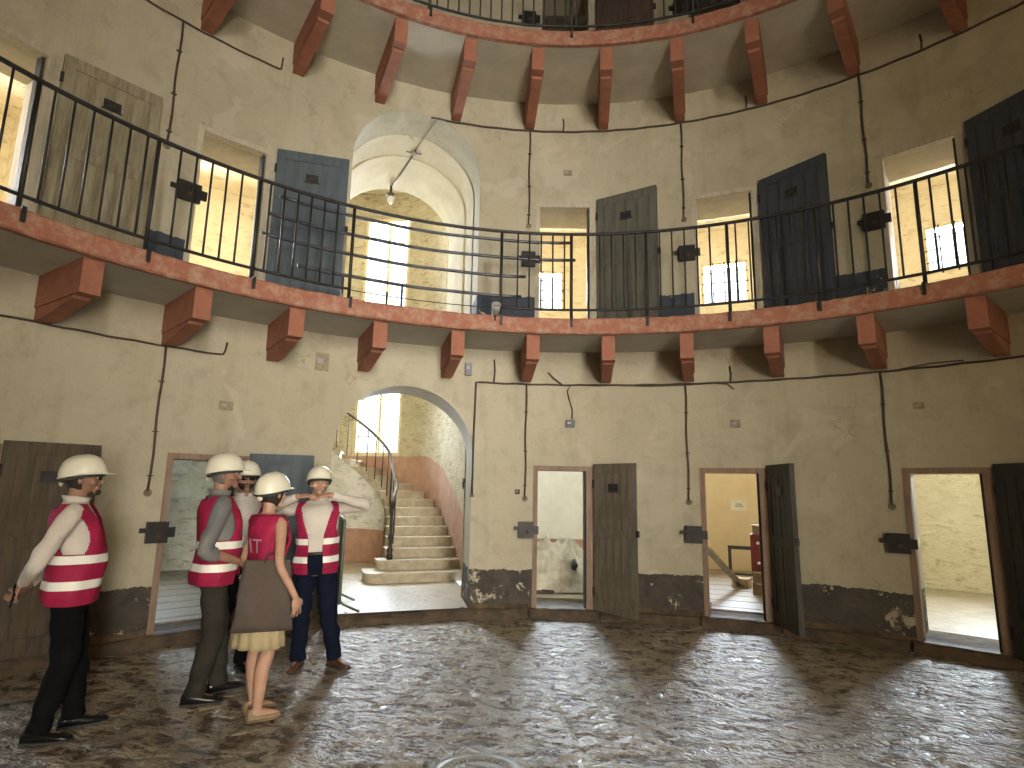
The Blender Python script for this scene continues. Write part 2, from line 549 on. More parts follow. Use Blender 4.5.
def remesh(mb, voxel, smooth=2):
    me = bpy.data.meshes.new('tmp')
    me.from_pydata(mb.v, [], mb.f)
    o = bpy.data.objects.new('tmp', me)
    COL.objects.link(o)
    m = o.modifiers.new('r', 'REMESH')
    m.mode = 'VOXEL'
    m.voxel_size = voxel
    if smooth:
        s = o.modifiers.new('s', 'SMOOTH')
        s.factor = 0.5
        s.iterations = smooth
    dg = bpy.context.evaluated_depsgraph_get()
    out = bpy.data.meshes.new_from_object(o.evaluated_get(dg))
    bpy.data.objects.remove(o)
    bpy.data.meshes.remove(me)
    out.polygons.foreach_set('use_smooth', [True] * len(out.polygons))
    return out


# value noise for real relief
def vnoise(x, y, seed=0):
    rs = np.random.RandomState(seed)
    tab = rs.rand(256, 256)
    xi, yi = np.floor(x).astype(int), np.floor(y).astype(int)
    fx, fy = x - xi, y - yi
    fx, fy = fx * fx * (3 - 2 * fx), fy * fy * (3 - 2 * fy)
    a = tab[xi % 256, yi % 256]
    b = tab[(xi + 1) % 256, yi % 256]
    c = tab[xi % 256, (yi + 1) % 256]
    d = tab[(xi + 1) % 256, (yi + 1) % 256]
    return (a * (1 - fx) + b * fx) * (1 - fy) + (c * (1 - fx) + d * fx) * fy


# ------------------------------------------------------------------ walls with openings
class Opening:
    def __init__(self, u0, u1, z0, z1, arch=0.0, usc=1.0):
        self.u0, self.u1, self.z0, self.z1, self.arch = u0, u1, z0, z1, arch

    def top(self, u):
        if not self.arch:
            return self.z1
        x = (u - (self.u0 + self.u1) / 2) / ((self.u1 - self.u0) / 2)
        return self.z1 - self.arch + self.arch * math.sqrt(max(0.0, 1 - x * x))


def wall_grid(mb, us, ops, pt, zlo, zhi, thick, mi=0, mi_rev=0, back=False):
    for a, b in zip(us[:-1], us[1:]):
        mid = (a + b) / 2
        cur = sorted([o for o in ops if o.u0 < mid < o.u1 and o.z1 > zlo and o.z0 < zhi], key=lambda o: o.z0)
        la, lb = zlo, zlo
        depths = (0.0, thick) if back else (0.0,)
        for o in cur:
            if o.z0 > la + 1e-4:
                for d in depths:
                    mb.face([pt(a, la, d), pt(b, lb, d), pt(b, o.z0, d), pt(a, o.z0, d)], mi)
            mb.face([pt(a, o.z0, 0), pt(b, o.z0, 0), pt(b, o.z0, thick), pt(a, o.z0, thick)], mi_rev)
            ta, tb = o.top(a), o.top(b)
            mb.face([pt(a, ta, 0), pt(b, tb, 0), pt(b, tb, thick), pt(a, ta, thick)], mi_rev)
            la, lb = ta, tb
        for d in depths:
            mb.face([pt(a, la, d), pt(b, lb, d), pt(b, zhi, d), pt(a, zhi, d)], mi)
    for o in ops:
        if o.z1 > zlo and o.z0 < zhi and us[0] <= o.u0 and o.u1 <= us[-1] + 1e-6:
            for u in (o.u0, o.u1):
                t = o.top(u)
                mb.face([pt(u, o.z0, 0), pt(u, t, 0), pt(u, t, thick), pt(u, o.z0, thick)], mi_rev)


def ulist(lo, hi, ops, step):
    us = set()
    n = int(math.ceil((hi - lo) / step))
    for k in range(n + 1):
        us.add(round(lo + (hi - lo) * k / n, 6))
    edges = set()
    for o in ops:
        edges.add(round(o.u0, 6))
        edges.add(round(o.u1, 6))
        if o.arch:
            for k in range(1, 28):
                x = -math.cos(PI * k / 28)
                edges.add(round((o.u0 + o.u1) / 2 + x * (o.u1 - o.u0) / 2, 6))
    us = [u for u in us if all(abs(u - e) > step * 0.2 for e in edges)]
    for o in ops:
        o.u0, o.u1 = round(o.u0, 6), round(o.u1, 6)
    return sorted(set(us) | edges)


HWL, HWU = 0.0632, 0.0690       # half width of lower / upper doorways (radians)
AHW = 0.1515                    # half width of the stair arch
ops = []
low_ops, up_ops = [], []
for k, (cl, cu) in enumerate(zip(LOW_C, UP_C)):
    if k == 3:
        continue
    ops.append(Opening(cl - HWL, cl + HWL, SILL, 1.835))
    ops.append(Opening(cu - HWU, cu + HWU, G1T + 0.02, 5.50))
    if k not in (8, 9, 0):
        ops.append(Opening(cu - HWU, cu + HWU, G2T + 0.02, 9.2))
ops.append(Opening(ARCH - AHW, ARCH + AHW, SILL, 2.85, 0.871))
ops.append(Opening(ARCH - AHW, ARCH + AHW, G1T + 0.01, 6.71, 0.871))
ops.append(Opening(ENTR - 0.17, ENTR + 0.17, 0.02, 3.1, 0.9))
ops.append(Opening(ENTR - 0.15, ENTR + 0.15, G1T + 0.01, 6.6, 0.86))
LO, HI = -1.95, 2 * PI - 1.95


def ring_pt(phi, z, d):
    return P(phi, R + d, z)


us_all = ulist(LO, HI, ops, math.radians(1.5))
for nm, z0, z1, lab in (('wall_lower', 0.0, 3.5, 'stained cream plaster round wall below the first gallery'),
                        ('wall_middle', 3.5, 7.2, 'cream plaster round wall between the two galleries'),
                        ('wall_upper', 7.2, TOP, 'round plaster wall above the upper gallery')):
    mb = MB()
    wall_grid(mb, us_all, ops, ring_pt, z0, z1, TH)
    tag(mb.build(nm, 'wall'), lab, 'wall', kind='structure')

mb = MB()  # unseen passages, added on both floors so the light falls off sideways
for z0, z1, hw in ((0.0, 3.1, 0.98), (G1T, 6.6, 0.86)):
    pr = [(-hw, z0)] + [(-hw * math.cos(PI * k / 16), z1 - 0.9 + 0.9 * math.sin(PI * k / 16)) for k in range(17)] + [(hw, z0), (-hw, z0)]
    mb.grid([[S(t, R + TH - 0.05, z, ENTR) for t, z in pr], [S(t, R + PASS, z, ENTR) for t, z in pr]], 0, False)
tag(mb.build('wall_added_passage', 'vault'), 'plastered vaulted passage added opposite the stairs to narrow the entrance light', 'wall', kind='structure')

# floor with worn relief
def make_floor():
    n = 330
    xs = np.linspace(-6.0, 6.0, n)
    ys = np.linspace(-6.0, 6.0, n)
    X, Y = np.meshgrid(xs, ys)
    h = (vnoise(X * 2.3 + 7, Y * 2.3 + 3, 1) - .5) * 0.020
    h += (vnoise(X * 7 + 1, Y * 7 + 9, 2) - .5) * 0.016
    h += (vnoise(X * 16 + 4, Y * 16 + 2, 3) - .5) * 0.012
    h = np.minimum(h, 0.006)
    # faint joints of the big flags
    a = 0.42
    U = X * math.cos(a) + Y * math.sin(a)
    V = -X * math.sin(a) + Y * math.cos(a)
    row = np.floor(V / 0.95)
    ju = np.abs(((U + row * 0.63) / 1.5) % 1 - .5) * 1.5
    jv = np.abs((V / 0.95) % 1 - .5) * 0.95
    h -= 0.012 * (((0.75 - ju) < 0.02) | ((0.475 - jv) < 0.02))
    h -= 0.002
    rr = np.hypot(X, Y)
    gx, gy = -1.13, 1.40
    h[np.hypot(X - gx, Y - gy) < 0.33] = -0.008
    idx = np.arange(n * n).reshape(n, n)
    q = np.stack([idx[:-1, :-1], idx[:-1, 1:], idx[1:, 1:], idx[1:, :-1]], -1).reshape(-1, 4)
    rc = rr.reshape(-1)
    keep = (rc[q].min(1) < R + 0.12)
    me = bpy.data.meshes.new('floor')
    me.from_pydata(np.stack([X, Y, h], -1).reshape(-1, 3).tolist(), [], q[keep].tolist())
    me.materials.append(MAT['floor'])
    me.polygons.foreach_set('use_smooth', [True] * len(me.polygons))
    o = link('floor', me)
    tag(o, 'worn brown stone floor of the rotunda with pitted surface', 'floor', kind='structure')


make_floor()

mb = MB()
for a, b in zip(us_all[:-1], us_all[1:]):
    mb.face([P(a, R + 0.1, TOP), P(b, R + 0.1, TOP), Vector((0, 0, TOP + 1.2))])
tag(mb.build('ceiling', 'ceil'), 'shallow plaster ceiling over the rotunda', 'ceiling', kind='structure')

# ------------------------------------------------------------------ galleries
CORB_W = 0.155
PHIB0, DB = -1.26356, D / 2


def corbel_mesh(name, ro, zb):
    """profile in (r, z), local frame: x tangent, y radial, z up relative to slab underside"""
    mb = MB()
    prof = [(ro, 0.0), (ro, -0.30), (R + 0.02, -0.30), (R + 0.02, 0.0)]
    mb.prism([Vector((-CORB_W / 2, r, z)) for r, z in prof], (CORB_W, 0, 0))
    w = CORB_W - 0.024
    prof = [(ro + 0.13, -0.295), (ro + 0.15, -0.325), (R - 0.26, -0.405), (R - 0.18, -0.415), (R + 0.02, -0.415), (R + 0.02, -0.295)]
    mb.prism([Vector((-w / 2, r, z)) for r, z in prof], (w, 0, 0))
    return mb.mesh(name, ['red'])


def gallery(name, r0, zb, zt, lab, ks, slabmat):
    root = empty(name, (0, 0, zb))
    tag(root, lab, 'gallery', kind='structure')
    mb = MB()
    us = [k * PI / 90 for k in range(181)]
    h = zt - zb
    for a, b in zip(us[:-1], us[1:]):
        mb.face([P(a, r0 + 0.06, 0), P(b, r0 + 0.06, 0), P(b, R + 0.05, 0), P(a, R + 0.05, 0)], 0, False)
        mb.face([P(a, r0 + 0.06, h), P(b, r0 + 0.06, h), P(b, R + 0.05, h), P(a, R + 0.05, h)], 0, False)
        mb.face([P(a, r0 + 0.06, h), P(b, r0 + 0.06, h), P(b, r0 + 0.06, 0), P(a, r0 + 0.06, 0)], 0, False)
    mb.build('slab', slabmat, root)
    mb = MB()
    rows = []
    rs = random.Random(3)
    for u in [k * PI / 180 for k in range(361)]:
        j = [rs.uniform(-.006, .006) for _ in range(4)]
        if u == 2 * PI or abs(u - 2 * PI) < 1e-6:
            j = j0
        if u == 0:
            j0 = j
        rows.append([P(u, r0 + 0.07, h), P(u, r0 + 0.012 + j[0], h + j[1] * .6), P(u, r0 + j[2], h - 0.02), P(u, r0 + j[3], 0.012), P(u, r0 + 0.015, -0.004 + j[0] * .5), P(u, r0 + 0.07, -0.004)])
    mb.grid(rows, 0, False)
    mb.build('rim', 'rim', root)
    me = corbel_mesh('corbel', r0 + 0.10, zb)
    for k in ks:
        phi = PHIB0 + k * DB
        o = link('corbel', me, root)
        o.rotation_euler = (0, 0, -phi)
    return root


gallery('gallery_floor', 4.738, G1B, G1T, 'lower circular gallery slab with red rim and red corbels', range(-2, 13), 'slab')
gallery('upper_gallery_floor', 4.55, G2B, G2T, 'upper circular gallery slab with red rim and red corbels', range(-2, 13), 'slab_up')

# ------------------------------------------------------------------ railings
def railing(name, rr, zt, ztop, lab, lo, hi, gap, posts, seg=None):
    root = empty(name, (0, 0, zt))
    tag(root, lab, 'railing')
    step = 0.02955
    H = ztop - zt
    n = int((hi - lo) / step)

    def arc(a, b, r, z, m=60):
        return [P(a + (b - a) * k / m, r, z) for k in range(m + 1)]
    mb = MB()
    mb.tube(arc(lo, hi, rr, H, 110), 0.021, 8)
    mb.build('handrail', 'iron', root)
    lowrails = [(lo, hi)] if not gap else [(lo, gap[0]), (gap[1], hi)]
    for a, b in lowrails:
        mb = MB()
        mb.tube(arc(a, b, rr, 0.125, 60), 0.016, 6)
        mb.build('bottom_rail', 'iron', root)
    # balusters share one mesh
    mb = MB()
    mb.tube([(0, 0, 0.125), (0, 0, H)], 0.0105, 6)
    me = mb.mesh('baluster', ['iron'])
    mb = MB()
    mb.tube([(0, 0, 0.0), (0, 0, H)], 0.019, 8)
    mb.box((0, -0.045, 0.0), (0.03, 0.12, 0.02))
    mb.box((0, -0.10, -0.05), (0.03, 0.02, 0.12))
    mp = mb.mesh('post', ['iron'])
    for k in range(n + 1):
        phi = lo + k * step
        if gap and gap[0] < phi < gap[1]:
            continue
        if any(abs(phi - q) < step * 0.45 for q in posts):
            continue
        o = link('baluster', me, root, P(phi, rr, 0))
    for q in posts:
        o = link('post', mp, root, P(q, rr, 0))
        o.rotation_euler = (0, 0, -q)
    return root


r1 = railing('gallery_railing', 4.82, G1T, 4.675, 'black iron railing of vertical bars along the lower gallery', -1.80, 1.02,
             (-0.785, -0.427), [-1.74, -1.38, -1.19, -0.995, -0.787, -0.423, -0.246, -0.06, 0.131, 0.32, 0.51, 0.70, 0.89])
# scaffold tubes bridging the gap above the arch
for k, (a, b, z) in enumerate([(-0.95, -0.245, 1.00), (-0.97, -0.235, 0.78), (-0.98, -0.36, 0.55), (-0.90, -0.37, 0.30)]):
    mb = MB()
    mb.tube([P(a + (b - a) * j / 16, 4.875 + 0.01 * math.sin(j), z - 0.003 * k) for j in range(17)], 0.020, 8)
    mb.build('guard_tube', 'tube', r1)
mb = MB()
mb.tube([P(-0.80 + 0.385 * j / 12, 4.82, 0.115) for j in range(13)], 0.006, 5)
mb.build('wire', 'iron', r1)
for ph in (-0.787, -0.70, -0.665):
    mb = MB()
    mb.tube([P(ph, 4.82, 0.0), P(ph, 4.82, 0.16 + (0.1 if ph > -0.68 else 0))], 0.012, 6)
    mb.build('stub', 'iron', r1)

railing('upper_gallery_railing', 4.63, G2T, 8.37, 'black iron railing of vertical bars along the upper gallery', -1.30, 0.80, None,
        [-1.02, -0.64, -0.25, 0.075, 0.42])


# ------------------------------------------------------------------ doors
def leaf(root, hinge_phi, zb, W, H, swing, matn, kind):
    """open door leaf; local x along leaf from hinge, y thickness (towards room), z up"""
    hp = P(hinge_phi, R - 0.035, zb)
    ang = -hinge_phi - math.radians(swing)      # local +x = tangent turned into the room
    T = 0.035
    L = MB()
    L.box((W / 2, 0.0, H / 2), (W, T * 0.5, H))
    o = L.build('leaf', matn, root)
    o.matrix_world = Matrix.Identity(4)
    o.location = hp - root.location
    o.rotation_euler = (0, 0, ang)
    sides = (-1, 1)

    def sub(name, c, size, m=matn, rot=None):
        b = MB()
        b.box((0, 0, 0), size, rot)
        s = b.build(name, m, o, c)
        return s
    sw = 0.095
    for s in (sw / 2, W - sw / 2):
        sub('stile', (s, 0, H / 2), (sw, T * 1.5, H - 0.002))
    for z, hh in ((H - 0.06, 0.12), (H * 0.52, 0.11), (0.075, 0.15)):
        sub('rail', (W / 2, 0, z), (W - 2 * sw + 0.004, T * 1.4, hh))
    n = 4
    pw = (W - 2 * sw) / n
    for k in range(n):
        for (za, zb2) in ((0.15, H * 0.52 - 0.055), (H * 0.52 + 0.055, H - 0.12)):
            sub('plank', (sw + pw * (k + .5), 0, (za + zb2) / 2), (pw - 0.016, T * 0.95 + 0.005 * (k % 2), zb2 - za))
    # inspection hatch, bolt and hinges
    sub('hatch', (W * 0.5, 0, H * 0.835), (0.15, T * 1.75, 0.09), 'iron')
    sub('hatch_frame', (W * 0.5, 0, H * 0.835 - 0.055), (0.18, T * 1.6, 0.014), 'leaf_e')
    sub('bolt', (W + 0.012, -0.0, H * 0.535), (0.05, 0.035, 0.075), 'iron')
    for z in (0.22, H - 0.25):
        b = MB()
        b.tube([(0, 0, -0.05), (0, 0, 0.05)], 0.016, 8)
        b.build('hinge', 'iron', o, (0.0, -T * 0.6, z))
    return o


def door(n, phi, hw, zb, zt, W, swing, frame_m, leaf_m, lab, with_leaf=True):
    w = hw * R
    root = empty('door_%d' % n, P(phi, R, zb))
    tag(root, lab, 'door', kind='structure')
    fr = empty('x')
    bpy.data.objects.remove(fr)
    mb = MB()
    # frame built flat at the doorway, local x tangent, y outward
    rm = Matrix.Rotation(-phi, 3, 'Z')

    def L(x, y, z):
        return rm @ Vector((x, y, z))
    for s in (-1, 1):
        c = L(s * (w + 0.005), 0.035, (zt - zb) / 2 + 0.02)
        mb.box(c, (0.06, 0.11, zt - zb + 0.05), -phi)
    mb.box(L(0, 0.035, zt - zb + 0.02), (2 * w + 0.07, 0.112, 0.06), -phi)
    mb.box(L(w - 0.05, 0.05, (zt - zb) / 2), (0.055, 0.13, zt - zb), -phi)
    mb.build('frame', frame_m, root)
    mb = MB()
    mb.box(L(w - 0.09, 0.09, (zt - zb) / 2), (0.03, 0.10, zt - zb), -phi)
    mb.build('stop', 'leaf_e', root)
    if with_leaf:
        leaf(root, phi + hw + 0.006, zb + 0.005, W, zt - zb + 0.075, swing, leaf_m, n)
    return root


low_spec = {1: (9, 'leaf_a', 'rotten brown plank door folded open behind the man in dark glasses'),
            2: (17, 'leaf_g', 'slate blue door standing open behind the man with raised hands'),
            4: (48, 'leaf_c', 'weathered grey panelled cell door standing ajar next to the stair arch'),
            5: (67, 'leaf_d', 'dark grey cell door swung wide in front of the storage cell'),
            6: (36, 'leaf_e', 'blackened cell door beside the empty yellow cell')}
up_spec = {1: (9, 'leaf_f', 'dirty beige panelled gallery door folded back against the wall'),
           2: (22, 'leaf_g', 'slate blue gallery door beside the large vaulted arch'),
           4: (26, 'leaf_h', 'olive grey gallery door with a square hatch above the weathered door'),
           5: (26, 'leaf_i', 'dark slate gallery door above the storage cell'),
           6: (22, 'leaf_i', 'dark slate gallery door above the empty yellow cell')}
dn = 1
for k, c in enumerate(LOW_C):
    if k in low_spec:
        sw, lm, lab = low_spec[k]
        door(dn, c, HWL, SILL, 1.835, 0.68 if k != 1 else 0.70, sw, 'frame_low', lm, lab)
        dn += 1
for k, c in enumerate(UP_C):
    if k in up_spec:
        sw, lm, lab = up_spec[k]
        door(dn, c, HWU, G1T + 0.02, 5.50, 0.84, sw, 'frame_up', lm, lab)
        dn += 1
for k, lab in ((4, 'red brown door on the topmost floor at the middle'), (5, 'red brown door on the topmost floor above the storage cell')):
    door(dn, UP_C[k], HWU, G2T + 0.02, 9.2, 0.84, 20, 'frame_up', 'leaf_t', lab)
    dn += 1

# stone sills under the lower doorways, and the long threshold of the arch
for k, lab in ((1, 'under the doorway at the edge behind the man in dark glasses'), (2, 'under the doorway behind the group'), (4, 'under the doorway next to the stair arch'),
               (5, 'under the doorway of the storage cell'), (6, 'under the doorway of the empty yellow cell')):
    mb = MB()
    c = LOW_C[k]
    a0, a1 = c - HWL - 0.012, c + HWL + 0.012
    rows = []
    for j in range(9):
        u = a0 + (a1 - a0) * j / 8
        dz = random.uniform(-0.006, 0.004)
        rows.append([P(u, R + 0.1, SILL + 0.004), P(u, R - 0.035 + dz, SILL + 0.002 + dz), P(u, R - 0.055 + dz, SILL - 0.02), P(u, R - 0.06 - dz, -0.01)])
    mb.grid(rows, 0, False)
    tag(mb.build('sill', 'sillstone'), 'worn brown stone sill ' + lab, 'sill', kind='structure')
mb = MB()
rows = []
for j in range(25):
    u = ARCH - AHW - 0.02 + (2 * AHW + 0.04) * j / 24
    dz = random.uniform(-0.012, 0.008)
    rows.append([P(u, R + 0.25, SILL + 0.004), P(u, R - 0.02 + dz, SILL + 0.004 + dz * .4), P(u, R - 0.06 + dz, SILL - 0.025), P(u, R - 0.05 - dz, 0.05), P(u, R - 0.08 - dz, -0.01)])
mb.grid(rows, 0, False)
tag(mb.build('threshold', 'sillstone'), 'long worn stone threshold of the stair arch', 'threshold', kind='structure')
# low stone plinth at the foot of the wall
for a0, a1, lab in ((-1.94, LOW_C[1] - .09, 'beside the frame edge'), (LOW_C[1] + .09, LOW_C[2] - .08, 'behind the man in dark glasses'), (LOW_C[2] + .08, ARCH - AHW - .02, 'behind the group'),
                    (ARCH + AHW + .02, LOW_C[4] - .08, 'between the stair arch and the weathered door'), (LOW_C[4] + .08, LOW_C[5] - .08, 'between the weathered door and the storage cell'),
                    (LOW_C[5] + .08, LOW_C[6] - .08, 'between the storage cell and the empty yellow cell'), (LOW_C[6] + .08, 1.1, 'beyond the empty yellow cell')):
    mb = MB()
    rows = []
    m = max(4, int((a1 - a0) / 0.02))
    for j in range(m + 1):
        u = a0 + (a1 - a0) * j / m
        dz = random.uniform(-0.012, 0.012)
        rows.append([P(u, R + 0.02, 0.115 + dz), P(u, R - 0.025 + dz * .5, 0.105 + dz), P(u, R - 0.045 - dz * .6, 0.06), P(u, R - 0.07 + dz, -0.012)])
    mb.grid(rows, 0, False)
    tag(mb.build('baseboard_stone', 'sillstone'), 'low brown stone plinth at the wall foot ' + lab, 'plinth', kind='structure')


# ------------------------------------------------------------------ cells behind the doors
def cell(phi, zb, zt, wallm, floorm, win, wz0, wz1, whw, lab, dado=None, planks=False):
    a0, a1 = phi - D / 2 + 0.018, phi + D / 2 - 0.018
    r0, r1 = R + TH, RC
    mb = MB()
    o = [Opening(win - whw, win + whw, wz0, wz1)]
    us = ulist(a0, a1, o, 0.03)
    wall_grid(mb, us, o, lambda u, z, d: P(u, RC + d, z), zb - 0.06, zt + 0.06, 0.35)
    for a in (a0, a1):
        mb.face([P(a, r0, zb - 0.06), P(a, r1 + 0.02, zb - 0.06), P(a, r1 + 0.02, zt + 0.06), P(a, r0, zt + 0.06)])
    for a, b in zip(us[:-1], us[1:]):
        mb.face([P(a, r0, zt), P(b, r0, zt), P(b, r1, zt), P(a, r1, zt)])
        # back face of the round wall around the doorway
    hw = HWL if zb < 1 else HWU
    dt = 1.835 if zb < 1 else 5.5
    for (x0, x1, z0, z1) in ((a0, phi - hw, zb, zt), (phi + hw, a1, zb, zt), (phi - hw, phi + hw, dt, zt)):
        mb.face([P(x0, r0, z0), P(x1, r0, z0), P(x1, r0, z1), P(x0, r0, z1)])
    tag(mb.build('wall_cell', wallm), 'bare plaster walls of the cell ' + lab, 'wall', kind='structure')
    if dado:
        mb = MB()
        for a, b in zip(us[:-1], us[1:]):
            mb.face([P(a, r1 - 0.004, zb), P(b, r1 - 0.004, zb), P(b, r1 - 0.004, dado), P(a, r1 - 0.004, dado)])
        for a, s in ((a0, 1), (a1, -1)):
            e = 0.0006 * s
            mb.face([P(a + e, r0, zb), P(a + e, r1, zb), P(a + e, r1, dado), P(a + e, r0, dado)])
        tag(mb.build('trim_dado', 'pink'), 'pink painted lower wall of the cell ' + lab, 'dado', kind='structure')
    fl = empty('floor_cell', P(phi, 6, zb))
    tag(fl, 'floor of the cell ' + lab, 'floor', kind='structure')
    mb = MB()
    for a, b in zip(us[:-1], us[1:]):
        mb.face([P(a, r0 - 0.35, zb - 0.006), P(b, r0 - 0.35, zb - 0.006), P(b, r1 + 0.02, zb - 0.006), P(a, r1 + 0.02, zb - 0.006)])
    base = mb.build('base', floorm, fl)
    base.location = -fl.location
    if planks:
        rr = r0 - 0.3
        kk = 0
        while rr < r1 - 0.1:
            w = 0.20 + 0.03 * ((kk * 7) % 3)
            m2 = MB()
            hwid = (phi - a0) * (rr + w / 2)
            if rr < r0:
                hwid = hw * rr - 0.02
            m2.box((0, 0, 0), (2 * hwid - 0.03, w - 0.014, 0.03))
            p = m2.build('plank', 'plank', fl)
            p.location = P(phi, rr + w / 2, zb + 0.004 + 0.003 * (kk % 2)) - fl.location
            p.rotation_euler = (0.004 * (kk % 3 - 1), 0, -phi + 0.004 * (kk % 5 - 2))
            rr += w
            kk += 1


cell_lab = {1: 'beside the frame edge', 2: 'behind the group', 4: 'with the plastic heap', 5: 'used for storage', 6: 'standing empty and yellow'}
wn = 1


def window_bars(phi, zc0, zc1, hw, r, lab, nv=3, nh=3, fm='winframe'):
    global wn
    root = empty('window_%d' % wn, P(phi, r, zc0))
    wn += 1
    tag(root, lab, 'window', kind='structure')
    rm = Matrix.Rotation(-phi, 3, 'Z')
    w = hw * r
    H = zc1 - zc0
    mb = MB()
    for s in (-1, 1):
        mb.box(rm @ Vector((s * (w - 0.02), 0.05, H / 2)), (0.05, 0.06, H), -phi)
    for z in (0.02, H - 0.02):
        mb.box(rm @ Vector((0, 0.05, z)), (2 * w, 0.06, 0.05), -phi)
    mb.build('frame', fm, root)
    for k in range(nv):
        mb = MB()
        x = -w + 2 * w * (k + 1) / (nv + 1)
        mb.tube([rm @ Vector((x, 0.0, 0)), rm @ Vector((x, 0.0, H))], 0.013, 6)
        mb.build('bar', 'iron', root)
    for k in range(nh):
        mb = MB()
        z = H * (k + 1) / (nh + 1)
        mb.tube([rm @ Vector((-w, 0.0, z)), rm @ Vector((w, 0.0, z))], 0.011, 6)
        mb.build('crossbar', 'iron', root)
    mb = MB()
    mb.face([rm @ Vector((-w, 0.06, 0)), rm @ Vector((w, 0.06, 0)), rm @ Vector((w, 0.06, H)), rm @ Vector((-w, 0.06, H))])
    mb.build('pane', 'glass', root)


for k, wm, fm, dd, pk in ((1, 'cellgrey', 'cellfloor', None, False), (2, 'cellgrey', 'cellfloor', None, True), (4, 'cellwhite', 'cellfloor', 0.60, False),
                          (5, 'cellyellow', 'cellfloor', None, True), (6, 'cellrough', 'cellfloor', None, False), (7, 'cellrough', 'cellfloor', None, False)):
    c = LOW_C[k]
    cell(c, SILL, 3.2, wm, fm, c - 0.01, 2.25, 3.05, 0.05, cell_lab.get(k, 'beyond the black door'), dd, pk)
    window_bars(c - 0.01, 2.25, 3.05, 0.05, RC, 'high barred window of the ground floor cell ' + cell_lab.get(k, 'beyond the black door'))
for k in (1, 2, 4, 5, 6, 7):
    c = UP_C[k]
    ul = {1: 'behind the beige gallery door', 2: 'behind the slate blue gallery door', 4: 'behind the olive grey gallery door', 5: 'above the storage cell', 6: 'above the empty yellow cell', 7: 'beyond the last gallery door'}[k]
    cell(c, G1T + 0.02, 6.95, 'cellrough', 'cellfloor', c - 0.022, 5.36, 6.24, 0.044, ul)
    window_bars(c - 0.022, 5.36, 6.24, 0.044, RC, 'bright barred window in the gallery cell ' + ul)
for k in (1, 2, 3, 4, 5, 6, 7):
    c = UP_C[k]
    mb = MB()
    a0, a1 = c - D / 2 + 0.01, c + D / 2 - 0.01
    for (p, q) in ((a0, a0), (a1, a1)):
        mb.face([P(p, R + TH, G2T), P(p, 8.6, G2T), P(p, 8.6, 10.3), P(p, R + TH, 10.3)])
    mb.face([P(a0, 8.6, G2T), P(a1, 8.6, G2T), P(a1, 8.6, 10.3), P(a0, 8.6, 10.3)])
    mb.face([P(a0, R, 10.3), P(a1, R, 10.3), P(a1, 8.6, 10.3), P(a0, 8.6, 10.3)])
    mb.face([P(a0, R, G2T), P(a1, R, G2T), P(a1, 8.6, G2T), P(a0, 8.6, G2T)])
    tag(mb.build('wall_cell', 'cellwhite'), 'pale walls of the topmost cell ' + {1: 'above the beige gallery door', 2: 'above the slate blue gallery door', 3: 'above the vaulted arch', 4: 'above the olive grey gallery door', 5: 'two floors above the storage cell', 6: 'two floors above the empty yellow cell', 7: 'beyond the darkest gallery door'}[k], 'wall', kind='structure')

# ------------------------------------------------------------------ stair tower
def drum_pt(th, z, d):
    rr = DRUM_RAD + d
    fx = 1.0 if math.cos(th) > 0 else 0.62
    return S(DRUM_T + rr * math.cos(th) * fx, DRUM_R + rr * math.sin(th), z)


win_th0, win_th1 = math.radians(47), math.radians(78)
W_OPS = [Opening(win_th0, win_th1, 2.22, 3.85), Opening(win_th0, win_th1, 5.35, 7.65)]
mb = MB()
us = ulist(0, PI, W_OPS, math.radians(5))
wall_grid(mb, us, W_OPS, drum_pt, 0.1, 8.3, 0.35, 0, 1)
# straight flanks of the stair hall, cross wall pieces at the back of the thick round wall
for (t0, ra), (t1, rb) in (((-1.20, 6.36), (-1.82, 9.6)), ((1.12, 6.36), (1.37, 7.7)), ((1.37, 7.7), (1.37, 9.6))):
    mb.face([S(t0, ra, 0.1), S(t1, rb, 0.1), S(t1, rb, 8.3), S(t0, ra, 8.3)], 1 if t0 < 0 else 0)
mb.face([S(-1.25, 6.375, 0.1), S(-0.955, 6.375, 0.1), S(-0.955, 6.375, 3.4), S(-1.25, 6.375, 3.4)], 1)
mb.face([S(1.15, 6.375, 0.1), S(0.955, 6.375, 0.1), S(0.955, 6.375, 3.4), S(1.15, 6.375, 3.4)], 1)
mb.face([S(-0.97, 6.46, 2.86), S(0.97, 6.46, 2.86), S(0.97, 6.46, 3.4), S(-0.97, 6.46, 3.4)], 1)
VE = 8.05
mb.face([S(-1.75, VE, 3.4), S(-0.96, VE, 3.4), S(-0.96, VE, 8.3), S(-1.75, VE, 8.3)], 1)
mb.face([S(0.96, VE, 3.4), S(1.5, VE, 3.4), S(1.5, VE, 8.3), S(0.96, VE, 8.3)], 1)
mb.face([S(-1.9, 6.3, 8.3), S(1.5, 6.3, 8.3), S(1.5, 12.0, 8.3), S(-1.9, 12.0, 8.3)], 1)
tag(mb.build('wall_stairwell', ['stone', 'vault']), 'flaking rubble wall curving round the spiral stair', 'wall', kind='structure')
mb = MB()
for k in range(20):
    a, b = PI * k / 20, PI * (k + 1) / 20
    mb.face([S(-0.6, 9.6, SILL + .006), drum_pt(a, SILL + .006, 0), drum_pt(b, SILL + .006, 0)])
mb.face([S(-0.9, R - 0.06, SILL + .006), S(0.9, R - 0.06, SILL + .006), S(1.0, 6.35, SILL + .006), S(-1.0, 6.35, SILL + .006)])
mb.face([S(-1.22, 6.35, SILL + .006), S(1.13, 6.35, SILL + .006), S(1.37, 9.6, SILL + .006), S(-1.83, 9.6, SILL + .006)])
tag(mb.build('floor_stairwell', 'cellfloor'), 'dusty pale stone floor inside the stair arch', 'floor', kind='structure')
